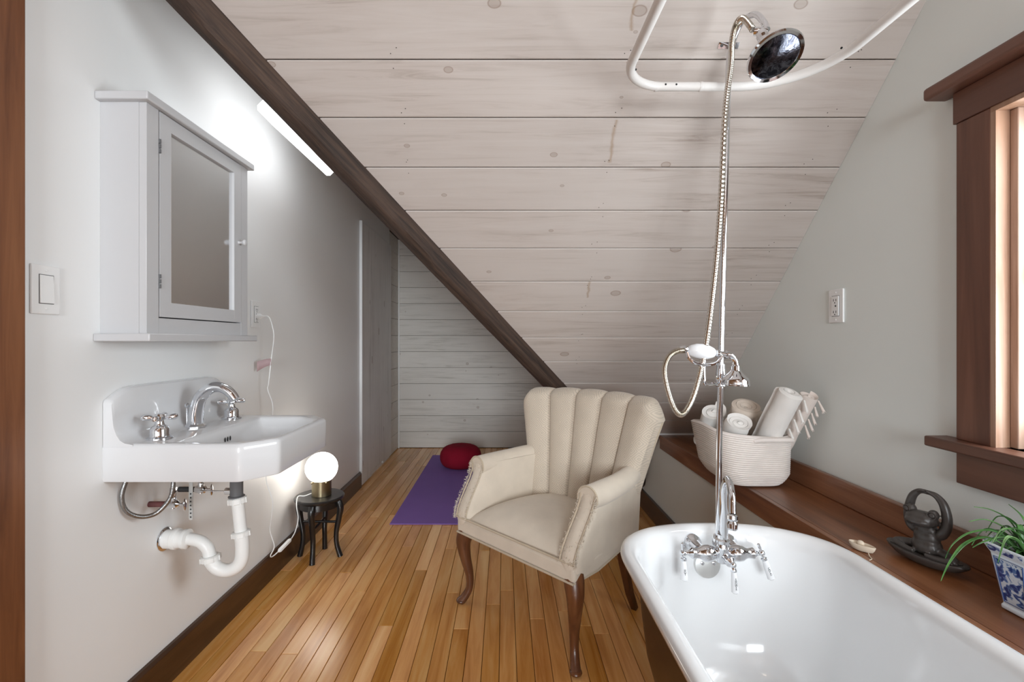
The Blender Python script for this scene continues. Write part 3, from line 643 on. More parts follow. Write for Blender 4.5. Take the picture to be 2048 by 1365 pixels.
# mat and cushion -------------------------------------------------------------------
tag(obj('yoga_mat', B(-0.675, -0.065, 2.776, 4.45, 0.0005, 0.0065), M['purple'], bevel=0.002), 'purple foam yoga mat lying flat on the wooden floor', 'mat')
def cushion():
    t = thing('meditation_cushion', 'round crimson meditation cushion on the purple mat', 'cushion', (-0.375, 4.05, 0.0065))
    rows = []; n = 96
    prof = [(0.02, 0.0), (0.10, 0.0), (0.145, 0.012), (0.170, 0.042), (0.176, 0.075), (0.170, 0.105), (0.145, 0.135), (0.10, 0.152), (0.05, 0.157), (0.012, 0.154), (0.001, 0.152)]
    for r, h in catmull([(a, 0, b) for a, b in prof], 3) and [(p.x, p.z) for p in catmull([(a, 0, b) for a, b in prof], 3)]:
        rows.append([(-0.375 + math.cos(2*PI*k/n)*r*(1+0.02*(abs(math.sin(8*PI*k/n))-0.6)*min(1, r/0.1)), 4.05 + math.sin(2*PI*k/n)*r*(1+0.02*(abs(math.sin(8*PI*k/n))-0.6)*min(1, r/0.1)), 0.007+max(h, 0)*1.18) for k in range(n)])
    obj('cushion_body', MB().grid(rows, cu=True, cap=True), M['red'], t, smooth=60)
    for q in range(8):
        a = q*PI/4
        obj('seam_piping', MB().tube([(-0.375+math.cos(a)*p[0], 4.05+math.sin(a)*p[0], 0.0075+p[1]*1.18) for p in ((0.166, 0.042), (0.1745, 0.075), (0.168, 0.105), (0.143, 0.135), (0.10, 0.152))], 0.0022, 6), M['red'], t)
cushion()

# ================================================================== ARMCHAIR
def armchair():
    T = Matrix.Translation((0.197, 1.903, 0)) @ Matrix.Rotation(math.radians(-46), 4, 'Z')
    t = thing('armchair', 'beige upholstered armchair with channel-tufted back and frayed arms', 'armchair', (0.197, 1.903, 0))
    mb = lambda: MB(T)
    # seat rail
    def trap(z, o=0.0): return [(-0.302-o, -0.256-o, z), (0.302+o, -0.256-o, z), (0.300+o, -0.12, z), (0.247+o, 0.20+o, z), (-0.247-o, 0.20+o, z), (-0.300-o, -0.12, z)]
    obj('seat_rail', mb().prism(trap(0.298), (0, 0, 0.062)), M['linen'], t, bevel=0.014, seg=4)
    for z, o in ((0.362, 0.001), (0.300, 0.0)):
        P = [Vector(p) for p in trap(z, o)][:2]
        obj('welt', mb().tube([P[0]+Vector((0.004, 0, 0)), P[1]-Vector((0.004, 0, 0))], 0.0042, 8), M['welt'], t)
    P = trap(0.301, -0.003)
    for s in (-1, 1): obj('welt', mb().tube([(s*0.298, -0.252, 0.301), (s*0.298, -0.12, 0.301), (s*0.245, 0.197, 0.301)], 0.0034, 8), M['welt'], t)
    # seat cushion: crowned
    rows = []; n = 22; m = 22
    for i in range(n+1):
        v = i/n; row = []
        yy = -0.247 + v*0.41; hw = 0.262 - 0.05*v
        if v < 0.12: hw -= 0.012*(1-v/0.12)**2
        for j in range(m+1):
            u = -1+2*j/m
            cr = (1-abs(u)**3.2)*(1-abs(2*min(max(v, 0), 1)-1)**3.0 if v < 0.5 else 1-0.45*abs(2*v-1)**2)
            row.append((hw*u, yy - 0.004*math.sin(PI*j/m), 0.352 + 0.082*max(cr, 0)**0.62))
        rows.append(row)
    b0 = [[(p[0], p[1], 0.345) for p in rows[0]]] + rows + [[(p[0], p[1], 0.345) for p in rows[-1]]]
    obj('seat_cushion', mb().grid(b0), M['linen'], t, smooth=70)
    # back with channels
    NU, z0, z1 = 100, 0.335, 0.845
    def front(u, v):
        hw = 0.232 + 0.118*v**1.15
        y = 0.148 + 0.105*v - (0.03 + 0.03*v)*abs(u)**2.4
        x = hw*u
        zt = z1 + 0.012*(1-u*u) - 0.060*max(0, abs(u)-0.86)**2/0.0196
        return Vector((x, y, z0 + (zt-z0)*v))
    cols = []
    for i in range(NU+1):
        u = -1+2*i/NU
        s = ((u+1)*2.5) % 1.0 if u < 1 else 1.0
        bl = math.sqrt(max(0.0, 1-(2*s-1)**2)); col = []
        edge = min(1.0, (1-abs(u))/0.03)
        nv = 22
        for j in range(nv+1):
            v = j/nv*0.955; p = front(u, v)
            col.append(p + Vector((0, -1, 0.15))*(0.030*bl*edge + 0.004))
        pt = front(u, 1.0); th = 0.062
        for a in (25, 50, 75, 100, 125, 150):
            r = math.radians(a)
            col.append(pt + Vector((0, th/2 - (th/2+0.028*bl*edge)*math.cos(r) if a < 90 else th/2 - th/2*math.cos(r), -0.022 + (0.022+0.010*bl)*math.sin(r))))
        for j in range(10, -1, -1):
            v = j/10*0.955; p = front(u, v); col.append(p + Vector((0, th, 0)))
        cols.append(col)
    obj('backrest', mb().grid(cols, cv=False, cu=True, cap=True), M['damask'], t, smooth=48)
    # welt along the back edges
    for s in (-1, 1):
        obj('welt', mb().tube([front(s, j/14*0.96) + Vector((s*0.002, 0.045, 0)) for j in range(15)], 0.0036, 8), M['welt'], t)
    # arms
    for s in (-1, 1):
        fe = [(-0.255, 0.362), (-0.251, 0.385), (-0.234, 0.42), (-0.205, 0.465), (-0.178, 0.505), (-0.162, 0.54), (-0.158, 0.565)]
        fe = [(p.x, p.z) for p in catmull([(a, 0, b) for a, b in fe], 4)]
        def inner(z): return 0.236 + 0.012*(z-0.36)/0.2
        def outer(z, y): return 0.308 + 0.006*(z-0.36)/0.2
        rows = []
        for (yf, z) in [(-0.250, 0.330), (-0.254, 0.345)] + fe:
            yb = 0.175 + 0.04*(z-0.36)
            tp = lambda y: (y-yf)/(yb-yf)
            sect = []
            xi, xo = inner(z), outer(z, 0)
            bx = -0.052   # taper towards the rear
            rx = 0.012
            ring = [(xi+bx*0.62, yb), (xi+bx*0.3, (yf+yb)/2), (xi, yf+0.03), (xi+0.004, yf+0.010), (xi+rx, yf), ((xi+xo)/2, yf-0.006), (xo-rx, yf), (xo-0.003, yf+0.010), (xo, yf+0.035), (xo+bx*0.35, (yf+yb)/2), (xo+bx*0.85, yb+0.03)]
            rows.append([(s*a, b, z) for a, b in ring])
        obj('arm_panel', mb().grid(rows, cu=True, cap=True), M['linen'], t, smooth=60)
        # rolled arm top
        ax = catmull([(s*0.284, -0.160, 0.552), (s*0.284, -0.08, 0.553), (s*0.278, 0.03, 0.556), (s*0.266, 0.12, 0.562), (s*0.250, 0.19, 0.566)], 6)
        obj('arm_roll', mb().tube(ax, lerp_list([0.041, 0.042, 0.040, 0.038, 0.034], len(ax)), 22, sx=1.0), M['linen'], t, smooth=60)
        for off in (0.006, 0.064):
            obj('welt', mb().tube([(s*(inner(z)+off), yf-0.001, z) for yf, z in fe], 0.0034, 8), M['welt'], t)
        cir = [(s*(0.284+0.040*math.cos(a)), -0.161, 0.552+0.040*math.sin(a)) for a in [PI*(-0.1+1.2*k/16) for k in range(17)]]
        obj('welt', mb().tube(cir, 0.0036, 8), M['welt'], t)
        # frayed threads down the arm front
        fr = MB(T); rg = random.Random(3+s)
        for q in range(420):
            yf, z = rg.choice(fe); off = rg.choice((0.002, 0.070, 0.072, 0.074, rg.uniform(0.006, 0.07)))
            p = Vector((s*(inner(z)+off), yf-0.004, z+rg.uniform(-0.01, 0.01)))
            d = Vector((s*rg.uniform(-0.3, 1.0)*(1 if off > 0.05 else 0.4), rg.uniform(-1, 0.1), rg.uniform(-0.8, 0.6))).normalized()*rg.uniform(0.004, 0.012)
            k = Vector((rg.uniform(-1, 1), rg.uniform(-1, 1), rg.uniform(-1, 1)))*0.002
            fr.tube([p, p+d*0.5+k, p+d], [0.0009, 0.0007, 0.0004], 3)
        obj('frayed_threads', fr, M['linen'], t, smooth=0, kind='stuff')
    # legs
    for s in (-1, 1):
        path = catmull([(s*0.262, -0.212, 0.330), (s*0.278, -0.226, 0.29), (s*0.287, -0.232, 0.25), (s*0.281, -0.226, 0.19), (s*0.270, -0.214, 0.12), (s*0.270, -0.214, 0.065), (s*0.284, -0.228, 0.026), (s*0.296, -0.240, 0.008)], 6)
        l = obj('leg', mb().tube(path, lerp_list([0.036, 0.034, 0.030, 0.023, 0.017, 0.0145, 0.0165, 0.018], len(path)), 14), M['chairleg'], t, smooth=70)
        obj('foot_pad', mb().ell((s*0.294, -0.238, 0.011), 0.021, 0.021, 0.011, 14, 8), M['chairleg'], l)
        obj('leg', mb().tube([(s*0.205, 0.165, 0.315), (s*0.210, 0.180, 0.20), (s*0.218, 0.212, 0.07), (s*0.226, 0.238, 0.001)], [0.024, 0.021, 0.018, 0.0155], 4), M['chairleg'], t, smooth=20, bevel=0.002)
armchair()

# ================================================================== BATHTUB
TCX, TA, TYF, TYN, TB, RZ = 0.583, 0.294, 1.376, -0.16, 0.235, 0.555
def tub():
    t = thing('bathtub', 'white enamel clawfoot bathtub with a rolled rim and dark outside', 'bathtub', (TCX, 0.6, 0))
    N = 56
    def ring(ins, z, n=2.35, bx=0):
        a = TA-ins; b = max(TB-ins-bx, 0.02); out = []
        yf = TYF-TB; yn = TYN+TB
        for k in range(N+1):
            th = PI*k/N; c, s_ = math.cos(th), math.sin(th)
            out.append((TCX + a*math.copysign(abs(c)**(2/n), c), yf + b*abs(s_)**(2/n), z))
        for k in range(1, 16): out.append((TCX-a, yf + (yn-yf)*k/16, z))
        for k in range(N+1):
            th = PI + PI*k/N; c, s_ = math.cos(th), math.sin(th)
            out.append((TCX + a*math.copysign(abs(c)**(2/n), c), yn - b*abs(s_)**(2/n), z))
        for k in range(1, 16): out.append((TCX+a, yn + (yf-yn)*k/16, z))
        return out
    rows = [ring(0.020, RZ-0.026), ring(0.010, RZ-0.028), ring(0.003, RZ-0.021), ring(0.0, RZ-0.012), ring(0.003, RZ-0.004), ring(0.011, RZ), ring(0.022, RZ), ring(0.032, RZ-0.004), ring(0.040, RZ-0.012), ring(0.045, RZ-0.024),
            ring(0.050, RZ-0.06), ring(0.058, RZ-0.12), ring(0.070, RZ-0.2), ring(0.086, 0.27, 2.3), ring(0.11, 0.215, 2.2), ring(0.145, 0.180, 2.2), ring(0.19, 0.165, 2.1), ring(0.25, 0.160, 2.0)]
    rows.append([(TCX, min(max(p[1], TYN+TB), TYF-TB), 0.158) for p in rows[-1]])
    obj('basin', MB().grid(rows, cu=True), M['tubin'], t, smooth=60)
    rows = [ring(0.021, RZ-0.0262), ring(0.040, RZ-0.03), ring(0.043, RZ-0.06), ring(0.050, RZ-0.15), ring(0.063, 0.30), ring(0.085, 0.22), ring(0.125, 0.165), ring(0.18, 0.148), ring(0.25, 0.145)]
    rows.append([(TCX, min(max(p[1], TYN+TB), TYF-TB), 0.144) for p in rows[-1]])
    obj('outer_shell', MB().grid(rows, cu=True), M['tubout'], t, smooth=60)
    for sx in (-1, 1):
        for yy in (0.98, 0.24):
            path = catmull([(TCX+sx*0.165, yy, 0.185), (TCX+sx*0.205, yy, 0.14), (TCX+sx*0.205, yy, 0.08), (TCX+sx*0.195, yy, 0.035), (TCX+sx*0.215, yy, 0.014)], 5)
            obj('claw_foot', MB().tube(path, lerp_list([0.035, 0.032, 0.022, 0.018, 0.022], len(path)), 12).ell((TCX+sx*0.217, yy, 0.018), 0.024, 0.024, 0.018), M['tubout'], t)
    ov = obj('overflow_plate', MB().lathe([(0.036, -0.006), (0.036, 0.003), (0.034, 0.006), (0.02, 0.008), (0.001, 0.009)], (0.563, 1.316, 0.458), (0, -1, 0.14), 32), plain('satin_nickel', (214, 214, 212), 0.3, 0.75), t)
    for dx in (-0.016, 0.016): obj('screw', MB().lathe([(0.0052, 0.0085), (0.0052, 0.0105), (0.003, 0.0112)], (0.563+dx, 1.316, 0.464), (0, -1, 0.14), 14), M['chrome'], ov)
    obj('drain', MB().lathe([(0.032, 0), (0.03, 0.003), (0.005, 0.002)], (0.55, 0.93, 0.162), (0,0,1), 24), M['chrome'], t)
tub()

# ================================================================== SHOWER FAUCET
def text_mesh(name, s, size, m, parent, Mx):
    cu = bpy.data.curves.new(name, 'FONT'); cu.body = s; cu.size = size; cu.extrude = 0.0002; cu.align_x = 'CENTER'; cu.align_y = 'CENTER'; cu.space_line = 0.72
    ob = bpy.data.objects.new('tmp', cu); COL.objects.link(ob)
    dg = bpy.context.evaluated_depsgraph_get(); me = bpy.data.meshes.new_from_object(ob.evaluated_get(dg))
    vs = [Mx @ v.co for v in me.vertices]; fs = [tuple(p.vertices) for p in me.polygons]
    bpy.data.objects.remove(ob)
    b = MB(); b.v = vs; b.f = fs
    return obj(name, b, m, parent, smooth=0)
def shower():
    t = thing('shower_faucet', 'chrome tub faucet with tall riser pipe and overhead shower head', 'faucet', (0.576, 1.27, 0.52))
    FX, FY, FZ = 0.576, 1.25, 0.519
    for sx in (-1, 1):
        xx = FX + sx*0.050
        obj('wall_flange', MB().lathe([(0.024, 0), (0.025, 0.006), (0.023, 0.016), (0.017, 0.022), (0.0145, 0.028), (0.0145, 0.06)], (xx, 1.333, FZ-0.004), (0, -1, 0.03), 26), M['chrome'], t)
        v = obj('valve_barrel', MB().lathe([(0.006, 0.012), (0.012, 0.016), (0.019, 0.026), (0.0215, 0.038), (0.0205, 0.05), (0.016, 0.058), (0.0135, 0.064), (0.0135, 0.076), (0.0145, 0.078), (0.0145, 0.081), (0.010, 0.086), (0.0055, 0.092), (0.0045, 0.104)], (FX, FY, FZ), (sx, 0, 0.0), 26), M['chrome'], t)
        hx = FX + sx*0.104
        tilt = 0.0 if sx < 0 else 0.32
        d = Vector((math.sin(tilt), -0.12, -math.cos(tilt))).normalized()
        h = MB().ell((hx, FY, FZ), 0.0085, 0.0085, 0.0085, 14, 10)
        h.lathe([(0.004, 0.004), (0.0035, 0.012), (0.0045, 0.014), (0.0045, 0.024), (0.001, 0.027)], (hx, FY, FZ), tuple(-d), 12)
        h.lathe([(0.004, 0.004), (0.004, 0.010), (0.0085, 0.013), (0.0085, 0.018), (0.006, 0.020)], (hx, FY, FZ), tuple(d), 14)
        obj('handle_hub', h, M['chrome'], t)
        lev = obj('lever', MB().lathe([(0.0065, 0.019), (0.0078, 0.03), (0.0095, 0.06), (0.0098, 0.066), (0.006, 0.069)], (hx, FY, FZ), tuple(d), 20), M['porc'], t)
        R = Matrix.Rotation(-tilt if sx > 0 else 0, 4, 'Y')
        c = Vector((hx, FY, FZ)) + d*0.044
        Mx = Matrix.Translation(c + Vector((0, -0.0092, -0.001))) @ Matrix.Rotation(-tilt, 4, 'Y') @ Matrix.Rotation(PI/2 - 0.12, 4, 'X')
        text_mesh('lettering', 'H\nO\nT' if sx < 0 else 'C\nO\nL\nD', 0.0072, M['ink'], lev, Mx)
    # centre body, diverter
    obj('faucet_body', MB().lathe([(0.010, -0.026), (0.016, -0.022), (0.018, -0.008), (0.018, 0.010), (0.016, 0.02), (0.014, 0.026), (0.018, 0.028), (0.018, 0.036), (0.013, 0.040), (0.012, 0.05)], (FX, FY, FZ), (0,0,1), 26), M['chrome'], t)
    dv = Vector((0.10, -1, -0.08)).normalized(); e = Vector((FX, FY, FZ-0.004)) + dv*0.05
    mb = MB().lathe([(0.011, 0.01), (0.011, 0.03), (0.013, 0.032), (0.013, 0.038), (0.008, 0.042), (0.0045, 0.046), (0.0045, 0.05)], (FX, FY, FZ-0.004), tuple(dv), 18)
    mb.ell(e, 0.0075, 0.0075, 0.0075, 14, 10); dd = Vector((0.02, -0.10, -1)).normalized()
    mb.lathe([(0.004, 0.004), (0.0075, 0.011), (0.0075, 0.016), (0.005, 0.018)], e, tuple(dd), 12)
    obj('diverter_hub', mb, M['chrome'], t)
    lev = obj('lever', MB().lathe([(0.006, 0.017), (0.0072, 0.028), (0.0088, 0.062), (0.009, 0.066), (0.005, 0.069)], e, tuple(dd), 20), M['porc'], t)
    text_mesh('lettering', 'S\nH\nO\nW\nE\nR', 0.0068, M['ink'], lev, Matrix.Translation(e + dd*0.043 + Vector((0, -0.0086, -0.001))) @ Matrix.Rotation(PI/2-0.10, 4, 'X'))
    # gooseneck spout
    sp = catmull([(FX+0.002, FY-0.004, FZ+0.045), (FX+0.002, FY-0.006, FZ+0.10), (FX-0.002, FY-0.012, FZ+0.165), (FX-0.010, FY-0.045, FZ+0.207), (FX-0.022, FY-0.085, FZ+0.211), (FX-0.034, FY-0.122, FZ+0.19), (FX-0.042, FY-0.142, FZ+0.155)], 8)
    s_ = obj('spout', MB().tube(sp, lerp_list([0.0095, 0.0125, 0.0105, 0.009, 0.0085, 0.0085, 0.0085], len(sp)), 18), M['chrome'], t, smooth=60)
    obj('spout_tip', MB().lathe([(0.0085, 0), (0.012, 0.004), (0.012, 0.012), (0.009, 0.016), (0.0125, 0.022), (0.0115, 0.032), (0.008, 0.036)], sp[-1], (-0.12, -0.25, -1), 18), M['chrome'], s_)
    # riser, gooseneck and head
    rp = catmull([(0.572, 1.268, FZ+0.005), (0.576, 1.269, 0.80), (0.585, 1.270, 1.20), (0.596, 1.271, 1.60), (0.602, 1.271, 1.80), (0.606, 1.265, 1.862), (0.616, 1.235, 1.908), (0.628, 1.19, 1.902), (0.632, 1.155, 1.86), (0.632, 1.14, 1.83)], 8)
    obj('riser_pipe', MB().tube(rp, 0.0078, 16), M['chrome'], t, smooth=60)
    obj('riser_collar', MB().lathe([(0.013, 0), (0.015, 0.004), (0.015, 0.022), (0.012, 0.028)], (0.572, 1.268, FZ+0.012), (0.01, 0, 1), 18), M['chrome'], t)
    hd = obj('shower_head', MB().lathe([(0.011, -0.105), (0.013, -0.098), (0.013, -0.085), (0.010, -0.08), (0.010, -0.066), (0.014, -0.06), (0.014, -0.05), (0.010, -0.044), (0.014, -0.036), (0.034, -0.022), (0.052, -0.013), (0.059, -0.010), (0.061, -0.004), (0.059, 0.001), (0.052, 0.0), (0.050, -0.004), (0.002, -0.004)], (0.622, 1.085, 1.731), (0.06, -0.50, -0.86), 44), M['chrome'], t, smooth=40)
    # (axis chosen so that the face looks down and into the tub)
    obj('spray_face', MB().lathe([(0.0505, -0.0042), (0.0500, -0.0015), (0.03, 0.0012), (0.001, 0.002)], (0.622, 1.085, 1.731), (0.06, -0.50, -0.86), 44), M['face'], hd)
    obj('hose_tee', MB().lathe([(0.0085, 0.0), (0.0105, 0.01), (0.0105, 0.022), (0.009, 0.03)], (0.630, 1.135, 1.822), (-0.9, 0.25, 0.2), 16), M['chrome'], t)
    Rm = Matrix.Translation((0.636, 1.3427, 1.9198)) @ Matrix.Rotation(math.radians(-45), 4, 'X')
    b2 = MB(Rm).box(-0.029, 0.029, -0.008, 0.008, -0.0022, -0.0002)
    bk = obj('ceiling_bracket', b2, M['chrome'], t)
    for dx in (-0.02, 0.02): obj('screw', MB(Rm).lathe([(0.0042, -0.0021), (0.0042, -0.0035), (0.002, -0.004)], (dx, 0, 0), (0,0,1), 12), M['grey'], bk)
    obj('bracket_rod', MB().tube([(0.636, 1.341, 1.917), (0.606, 1.275, 1.85)], 0.004, 10), M['chrome'], t)
    # hose
    Y = 1.215
    hk = [(0.600, 1.142, 1.832), (0.588, 1.165, 1.875), (0.585, 1.195, 1.880), (0.582, 1.21, 1.846), (0.5815, Y, 1.79), (0.567, Y, 1.67), (0.556, Y, 1.45), (0.543, Y, 1.28), (0.522, Y, 1.10), (0.503, Y, 1.0), (0.482, Y, 0.93), (0.458, Y, 0.892), (0.437, Y, 0.905), (0.419, Y, 0.955), (0.411, Y, 1.005), (0.421, Y, 1.038), (0.440, Y, 1.053), (0.462, Y, 1.056)]
    dense = catmull(hk, 90)
    obj('hose', MB().tube(dense, [0.0072 + 0.0007*math.sin(i*1.35) for i in range(len(dense))], 9), M['hose'], t, smooth=80)
    # cradle hook on the riser
    obj('cradle_clamp', MB().lathe([(0.0115, -0.02), (0.014, -0.018), (0.014, -0.004), (0.0115, 0.0), (0.0135, 0.004), (0.0135, 0.018), (0.0115, 0.03), (0.0115, 0.04)], (0.5805, 1.27, 0.978), (0.02, 0, 1), 18), M['chrome'], t)
    obj('cradle_hook', MB().tube(catmull([(0.571, 1.262, 0.968), (0.545, 1.24, 0.968), (0.523, 1.225, 0.968), (0.515, 1.22, 0.975), (0.514, 1.22, 1.008), (0.515, 1.22, 1.026)], 5), 0.0042, 10), M['chrome'], t)
    # hand shower resting in the cradle
    g = thing('hand_shower', 'white handled telephone style hand shower hanging on the riser', 'hand shower', (0.515, 1.22, 1.0))
    y = 1.22
    obj('handle', MB().lathe([(0.007, -0.036), (0.013, -0.030), (0.0185, -0.016), (0.0205, 0.0), (0.0185, 0.016), (0.013, 0.030), (0.007, 0.037)], (0.508, y, 1.053), (1, 0, -0.13), 24), M['porc'], g, smooth=60)
    mb = MB().lathe([(0.0075, -0.058), (0.0075, -0.05), (0.0105, -0.048), (0.0105, -0.041), (0.008, -0.036)], (0.508, y, 1.053), (1, 0, -0.13), 16)
    mb.lathe([(0.008, 0.036), (0.011, 0.038), (0.011, 0.045), (0.008, 0.047), (0.008, 0.062), (0.0115, 0.063), (0.0115, 0.068), (0.0085, 0.07)], (0.508, y, 1.053), (1, 0, -0.13), 16)
    obj('ferrule', mb, M['chrome'], g)
    obj('guard_bar', MB().tube(catmull([(0.468, y-0.006, 1.052), (0.474, y-0.008, 1.035), (0.492, y-0.010, 1.022), (0.520, y-0.010, 1.019), (0.542, y-0.010, 1.024), (0.558, y-0.008, 1.042)], 5), 0.004, 10), M['chrome'], g)
    obj('neck', MB().tube(catmull([(0.575, y, 1.044), (0.584, y, 1.042), (0.594, y, 1.03), (0.597, y, 1.012)], 5), 0.0075, 14), M['chrome'], g, smooth=60)
    obj('spray_bell', MB().lathe([(0.008, 0.004), (0.0105, 0.0), (0.0105, -0.008), (0.013, -0.012), (0.022, -0.022), (0.030, -0.030), (0.033, -0.035), (0.033, -0.044), (0.0345, -0.045), (0.0345, -0.048), (0.002, -0.047)], (0.597, y, 1.014), (0.02, 0, 1), 28), M['chrome'], g)
shower()
# white curtain ring --------------------------------------------------------------
def curtain_ring():
    z = 1.800; x0, x1, y0, y1 = 0.329, 0.857, -0.1, 1.338
    t = thing('shower_curtain_ring', 'white tubular shower curtain rail hung below the planked ceiling over the tub', 'curtain rail', (0.593, 0.6, z))
    def arc(cx, cy, r, a0, a1, n=12): return [(cx+r*math.cos(math.radians(a0+(a1-a0)*k/n)), cy+r*math.sin(math.radians(a0+(a1-a0)*k/n)), z) for k in range(n+1)]
    pts = arc(x0+0.12, y1-0.12, 0.12, 180, 90) + arc(x1-0.20, y1-0.20, 0.20, 90, 0, 16) + arc(x1-0.12, y0+0.12, 0.12, 0, -90) + arc(x0+0.12, y0+0.12, 0.12, -90, -180)
    rail = obj('rail', MB().tube(pts, 0.0122, 16, closed=True), M['ringwhite'], t, smooth=60)
    for xa in (0.425, 0.55): obj('coupling_sleeve', MB().lathe([(0.0128, 0), (0.0132, 0.001), (0.0132, 0.008), (0.0128, 0.009)], (xa, y1, z), (1,0,0), 18), M['ringwhite'], t)
    for p, n in (((0.452, y1, z), (0, -1, 0)), ((0.482, y1, z), (0, -1, 0)), ((0.553, y1, z), (0, -1, 0)), ((x0, 1.12, z), (1, -0.3, 0)), ((x0+0.012, 1.26, z), (0.6, -1, -0.2)), ((x1-0.02, 1.165, z), (-1, -0.5, -0.1))):
        d = Vector(n).normalized(); obj('screw_hole', MB().lathe([(0.0028, 0.0112), (0.0028, 0.0127)], p, tuple(d), 10), M['ink'], rail)
    for yy in (0.2, ): 
        for xx in (x0, x1): obj('ceiling_rod', MB().tube([(xx, yy, z), (xx, yy, slope_z(TOPY))], 0.006, 10), M['ringwhite'], t)
curtain_ring()

# ================================================================== LEDGE THINGS
BX, BY = 0.925, 1.862
def basket():
    t = thing('rope_basket', 'cream coiled rope basket holding rolled towels on the ledge', 'basket', (BX, BY, LZ))
    n = 120
    def ring(hx, hy, z, p=4.2, cx=BX, dz=lambda a: 0):
        out = []
        for k in range(n):
            a = 2*PI*k/n; c, s_ = math.cos(a), math.sin(a)
            r = (abs(c/hx)**p + abs(s_/hy)**p)**(-1/p); out.append((cx+c*r, BY+s_*r, z+dz(a)))
        return out
    rows = []; coils = 25; hgt = 0.196
    sag = lambda f: (lambda a: f*(0.006*math.cos(2*a) - 0.010*math.cos(a)))
    for i in range(coils*5+1):
        f = i/(coils*5); z = LZ + 0.004 + f*hgt
        flare = min(1, f*4)**0.5
        b = 0.0032*abs(math.sin(PI*i/5))
        rows.append(ring(0.088 + 0.037*flare + 0.018*f + b, 0.115 + 0.035*flare + 0.022*f + b, z, 4.0, BX+0.012-0.02*f, sag(f)))
    inner = [ring(0.088+0.037*min(1, f*4)**0.5+0.018*f-0.007, 0.115+0.035*min(1, f*4)**0.5+0.022*f-0.007, LZ+0.004+f*hgt + (0.004 if f == 1 else 0), 4.0, BX+0.012-0.02*f, sag(f)) for f in (1, 0.8, 0.6, 0.4, 0.25, 0.12, 0.05)]
    bot = [ring(0.075, 0.10, LZ+0.0012, 3.6, BX+0.012)]
    ci = [[(BX, BY, LZ+0.012)]*n]
    obj('coil_wall', MB().grid([[(BX+0.012, BY, LZ+0.001)]*n] + bot + rows + inner + ci, cu=True), M['rope'], t, smooth=70)
    for s in (-1, 1):
        hy = BY + s*0.175
        pts = catmull([(BX-0.03, hy-s*0.006, LZ+0.180), (BX-0.01, hy+s*0.004, LZ+0.186), (BX+0.04, hy+s*0.006, LZ+0.187), (BX+0.085, hy+s*0.004, LZ+0.187), (BX+0.105, hy-s*0.006, LZ+0.184)], 6)
        obj('handle', MB().tube(pts, 0.0085, 12), M['rope'], t, smooth=60)
basket()
def towel(label, base, axis, L, R, m, turns=3.2, seed=1, squash=(1, 1), fringe=0, roll=0.0):
    rg = random.Random(seed); ax = Vector(axis).normalized(); base = Vector(base)
    u = ax.cross(Vector((0, 0, 1)) if abs(ax.z) < 0.9 else Vector((0, 1, 0))).normalized(); v = ax.cross(u)
    if roll:
        u, v = u*math.cos(roll)+v*math.sin(roll), -u*math.sin(roll)+v*math.cos(roll)
    t = thing('rolled_towel', label, 'towel', tuple(base), 'rolled towels in the rope basket')
    n = int(turns*26); th = R/(turns+0.35)
    outer = []; inner = []
    for i in range(n+1):
        a = 2*PI*turns*i/n; r = R*0.16 + (R*0.84)*i/n
        outer.append((a, r)); inner.append((a, max(r - th*0.86, R*0.01)))
    poly = outer + inner[::-1]
    rows = []; mL = 16
    for j in range(mL+1):
        f = j/mL; tp = 1 - 0.05*math.sin(PI*f) + 0.02*math.sin(5*f+seed)
        e = 0.93 if j in (0, mL) else 1.0
        row = []
        for k, (a, r) in enumerate(poly):
            w_ = 1 + 0.05*noise.noise(Vector((math.cos(a)*1.3+seed, math.sin(a)*1.3, f*2.4))) + 0.035*noise.noise(Vector((a*1.7, seed, f*5)))
            off = (k % 7)*0.0 + 0.006*math.sin(r/R*5 + seed)*(1 if j == mL else 0)
            row.append(base + ax*(L*f + off) + u*(math.cos(a)*r*w_*tp*squash[0]*(e if r > R*0.9 else 1)) + v*(math.sin(a)*r*w_*tp*squash[1]*(e if r > R*0.9 else 1)))
        rows.append(row)
    mb = MB().grid(rows, cu=True, cap=False); q = len(poly)
    for j in (0, mL):
        mb.f += [(j*q+k, j*q+k+1, j*q+q-2-k, j*q+q-1-k) for k in range(n)]
    obj('roll', mb, m, t, smooth=50)
    if fringe:
        for q in range(fringe):
            f = (q+0.5)/fringe; p0 = base + ax*(L*(1.0-0.55*f)) + u*R*squash[0]*0.9*(0.35+0.65*f)*(-1 if False else 1) + v*R*0.2
            p0 = base + ax*(L*(0.98 - 0.6*f)) + Vector((R*0.80, -R*0.62, 0))
            d = Vector((rg.uniform(0.0, 0.30), rg.uniform(-0.35, -0.05), -1)).normalized(); ln = rg.uniform(0.030, 0.046)
            mb = MB().lathe([(0.0015, 0), (0.0036, 0.004), (0.0030, 0.008), (0.0042, ln*0.6), (0.005, ln)], p0, tuple(d), 8)
            for z in range(5):
                e = (d + Vector((rg.uniform(-0.3, 0.3), rg.uniform(-0.3, 0.3), 0))).normalized()
                mb.tube([p0+d*ln*0.7, p0+d*ln*0.7+e*ln*0.45], [0.0014, 0.0006], 4)
            obj('tassel', mb, m, t, smooth=60)
    return t
towel('white towel rolled loosely at the slope end of the basket', (0.838, 1.985, 0.670), (-0.02, -0.46, 0.62), 0.165, 0.056, M['towelw'], 2.6, 2, (1.15, 0.85), roll=0.6)
towel('beige towel roll standing behind the smaller white roll in the basket', (0.968, 1.985, 0.660), (0.0, -0.46, 0.75), 0.185, 0.061, M['towelb'], 3.4, 5, (1.1, 0.95))
towel('small white towel roll in front of the beige roll in the basket', (0.868, 1.85, 0.655), (0.0, -0.55, 0.66), 0.165, 0.049, M['towelw'], 3.3, 9, (1.12, 0.92))
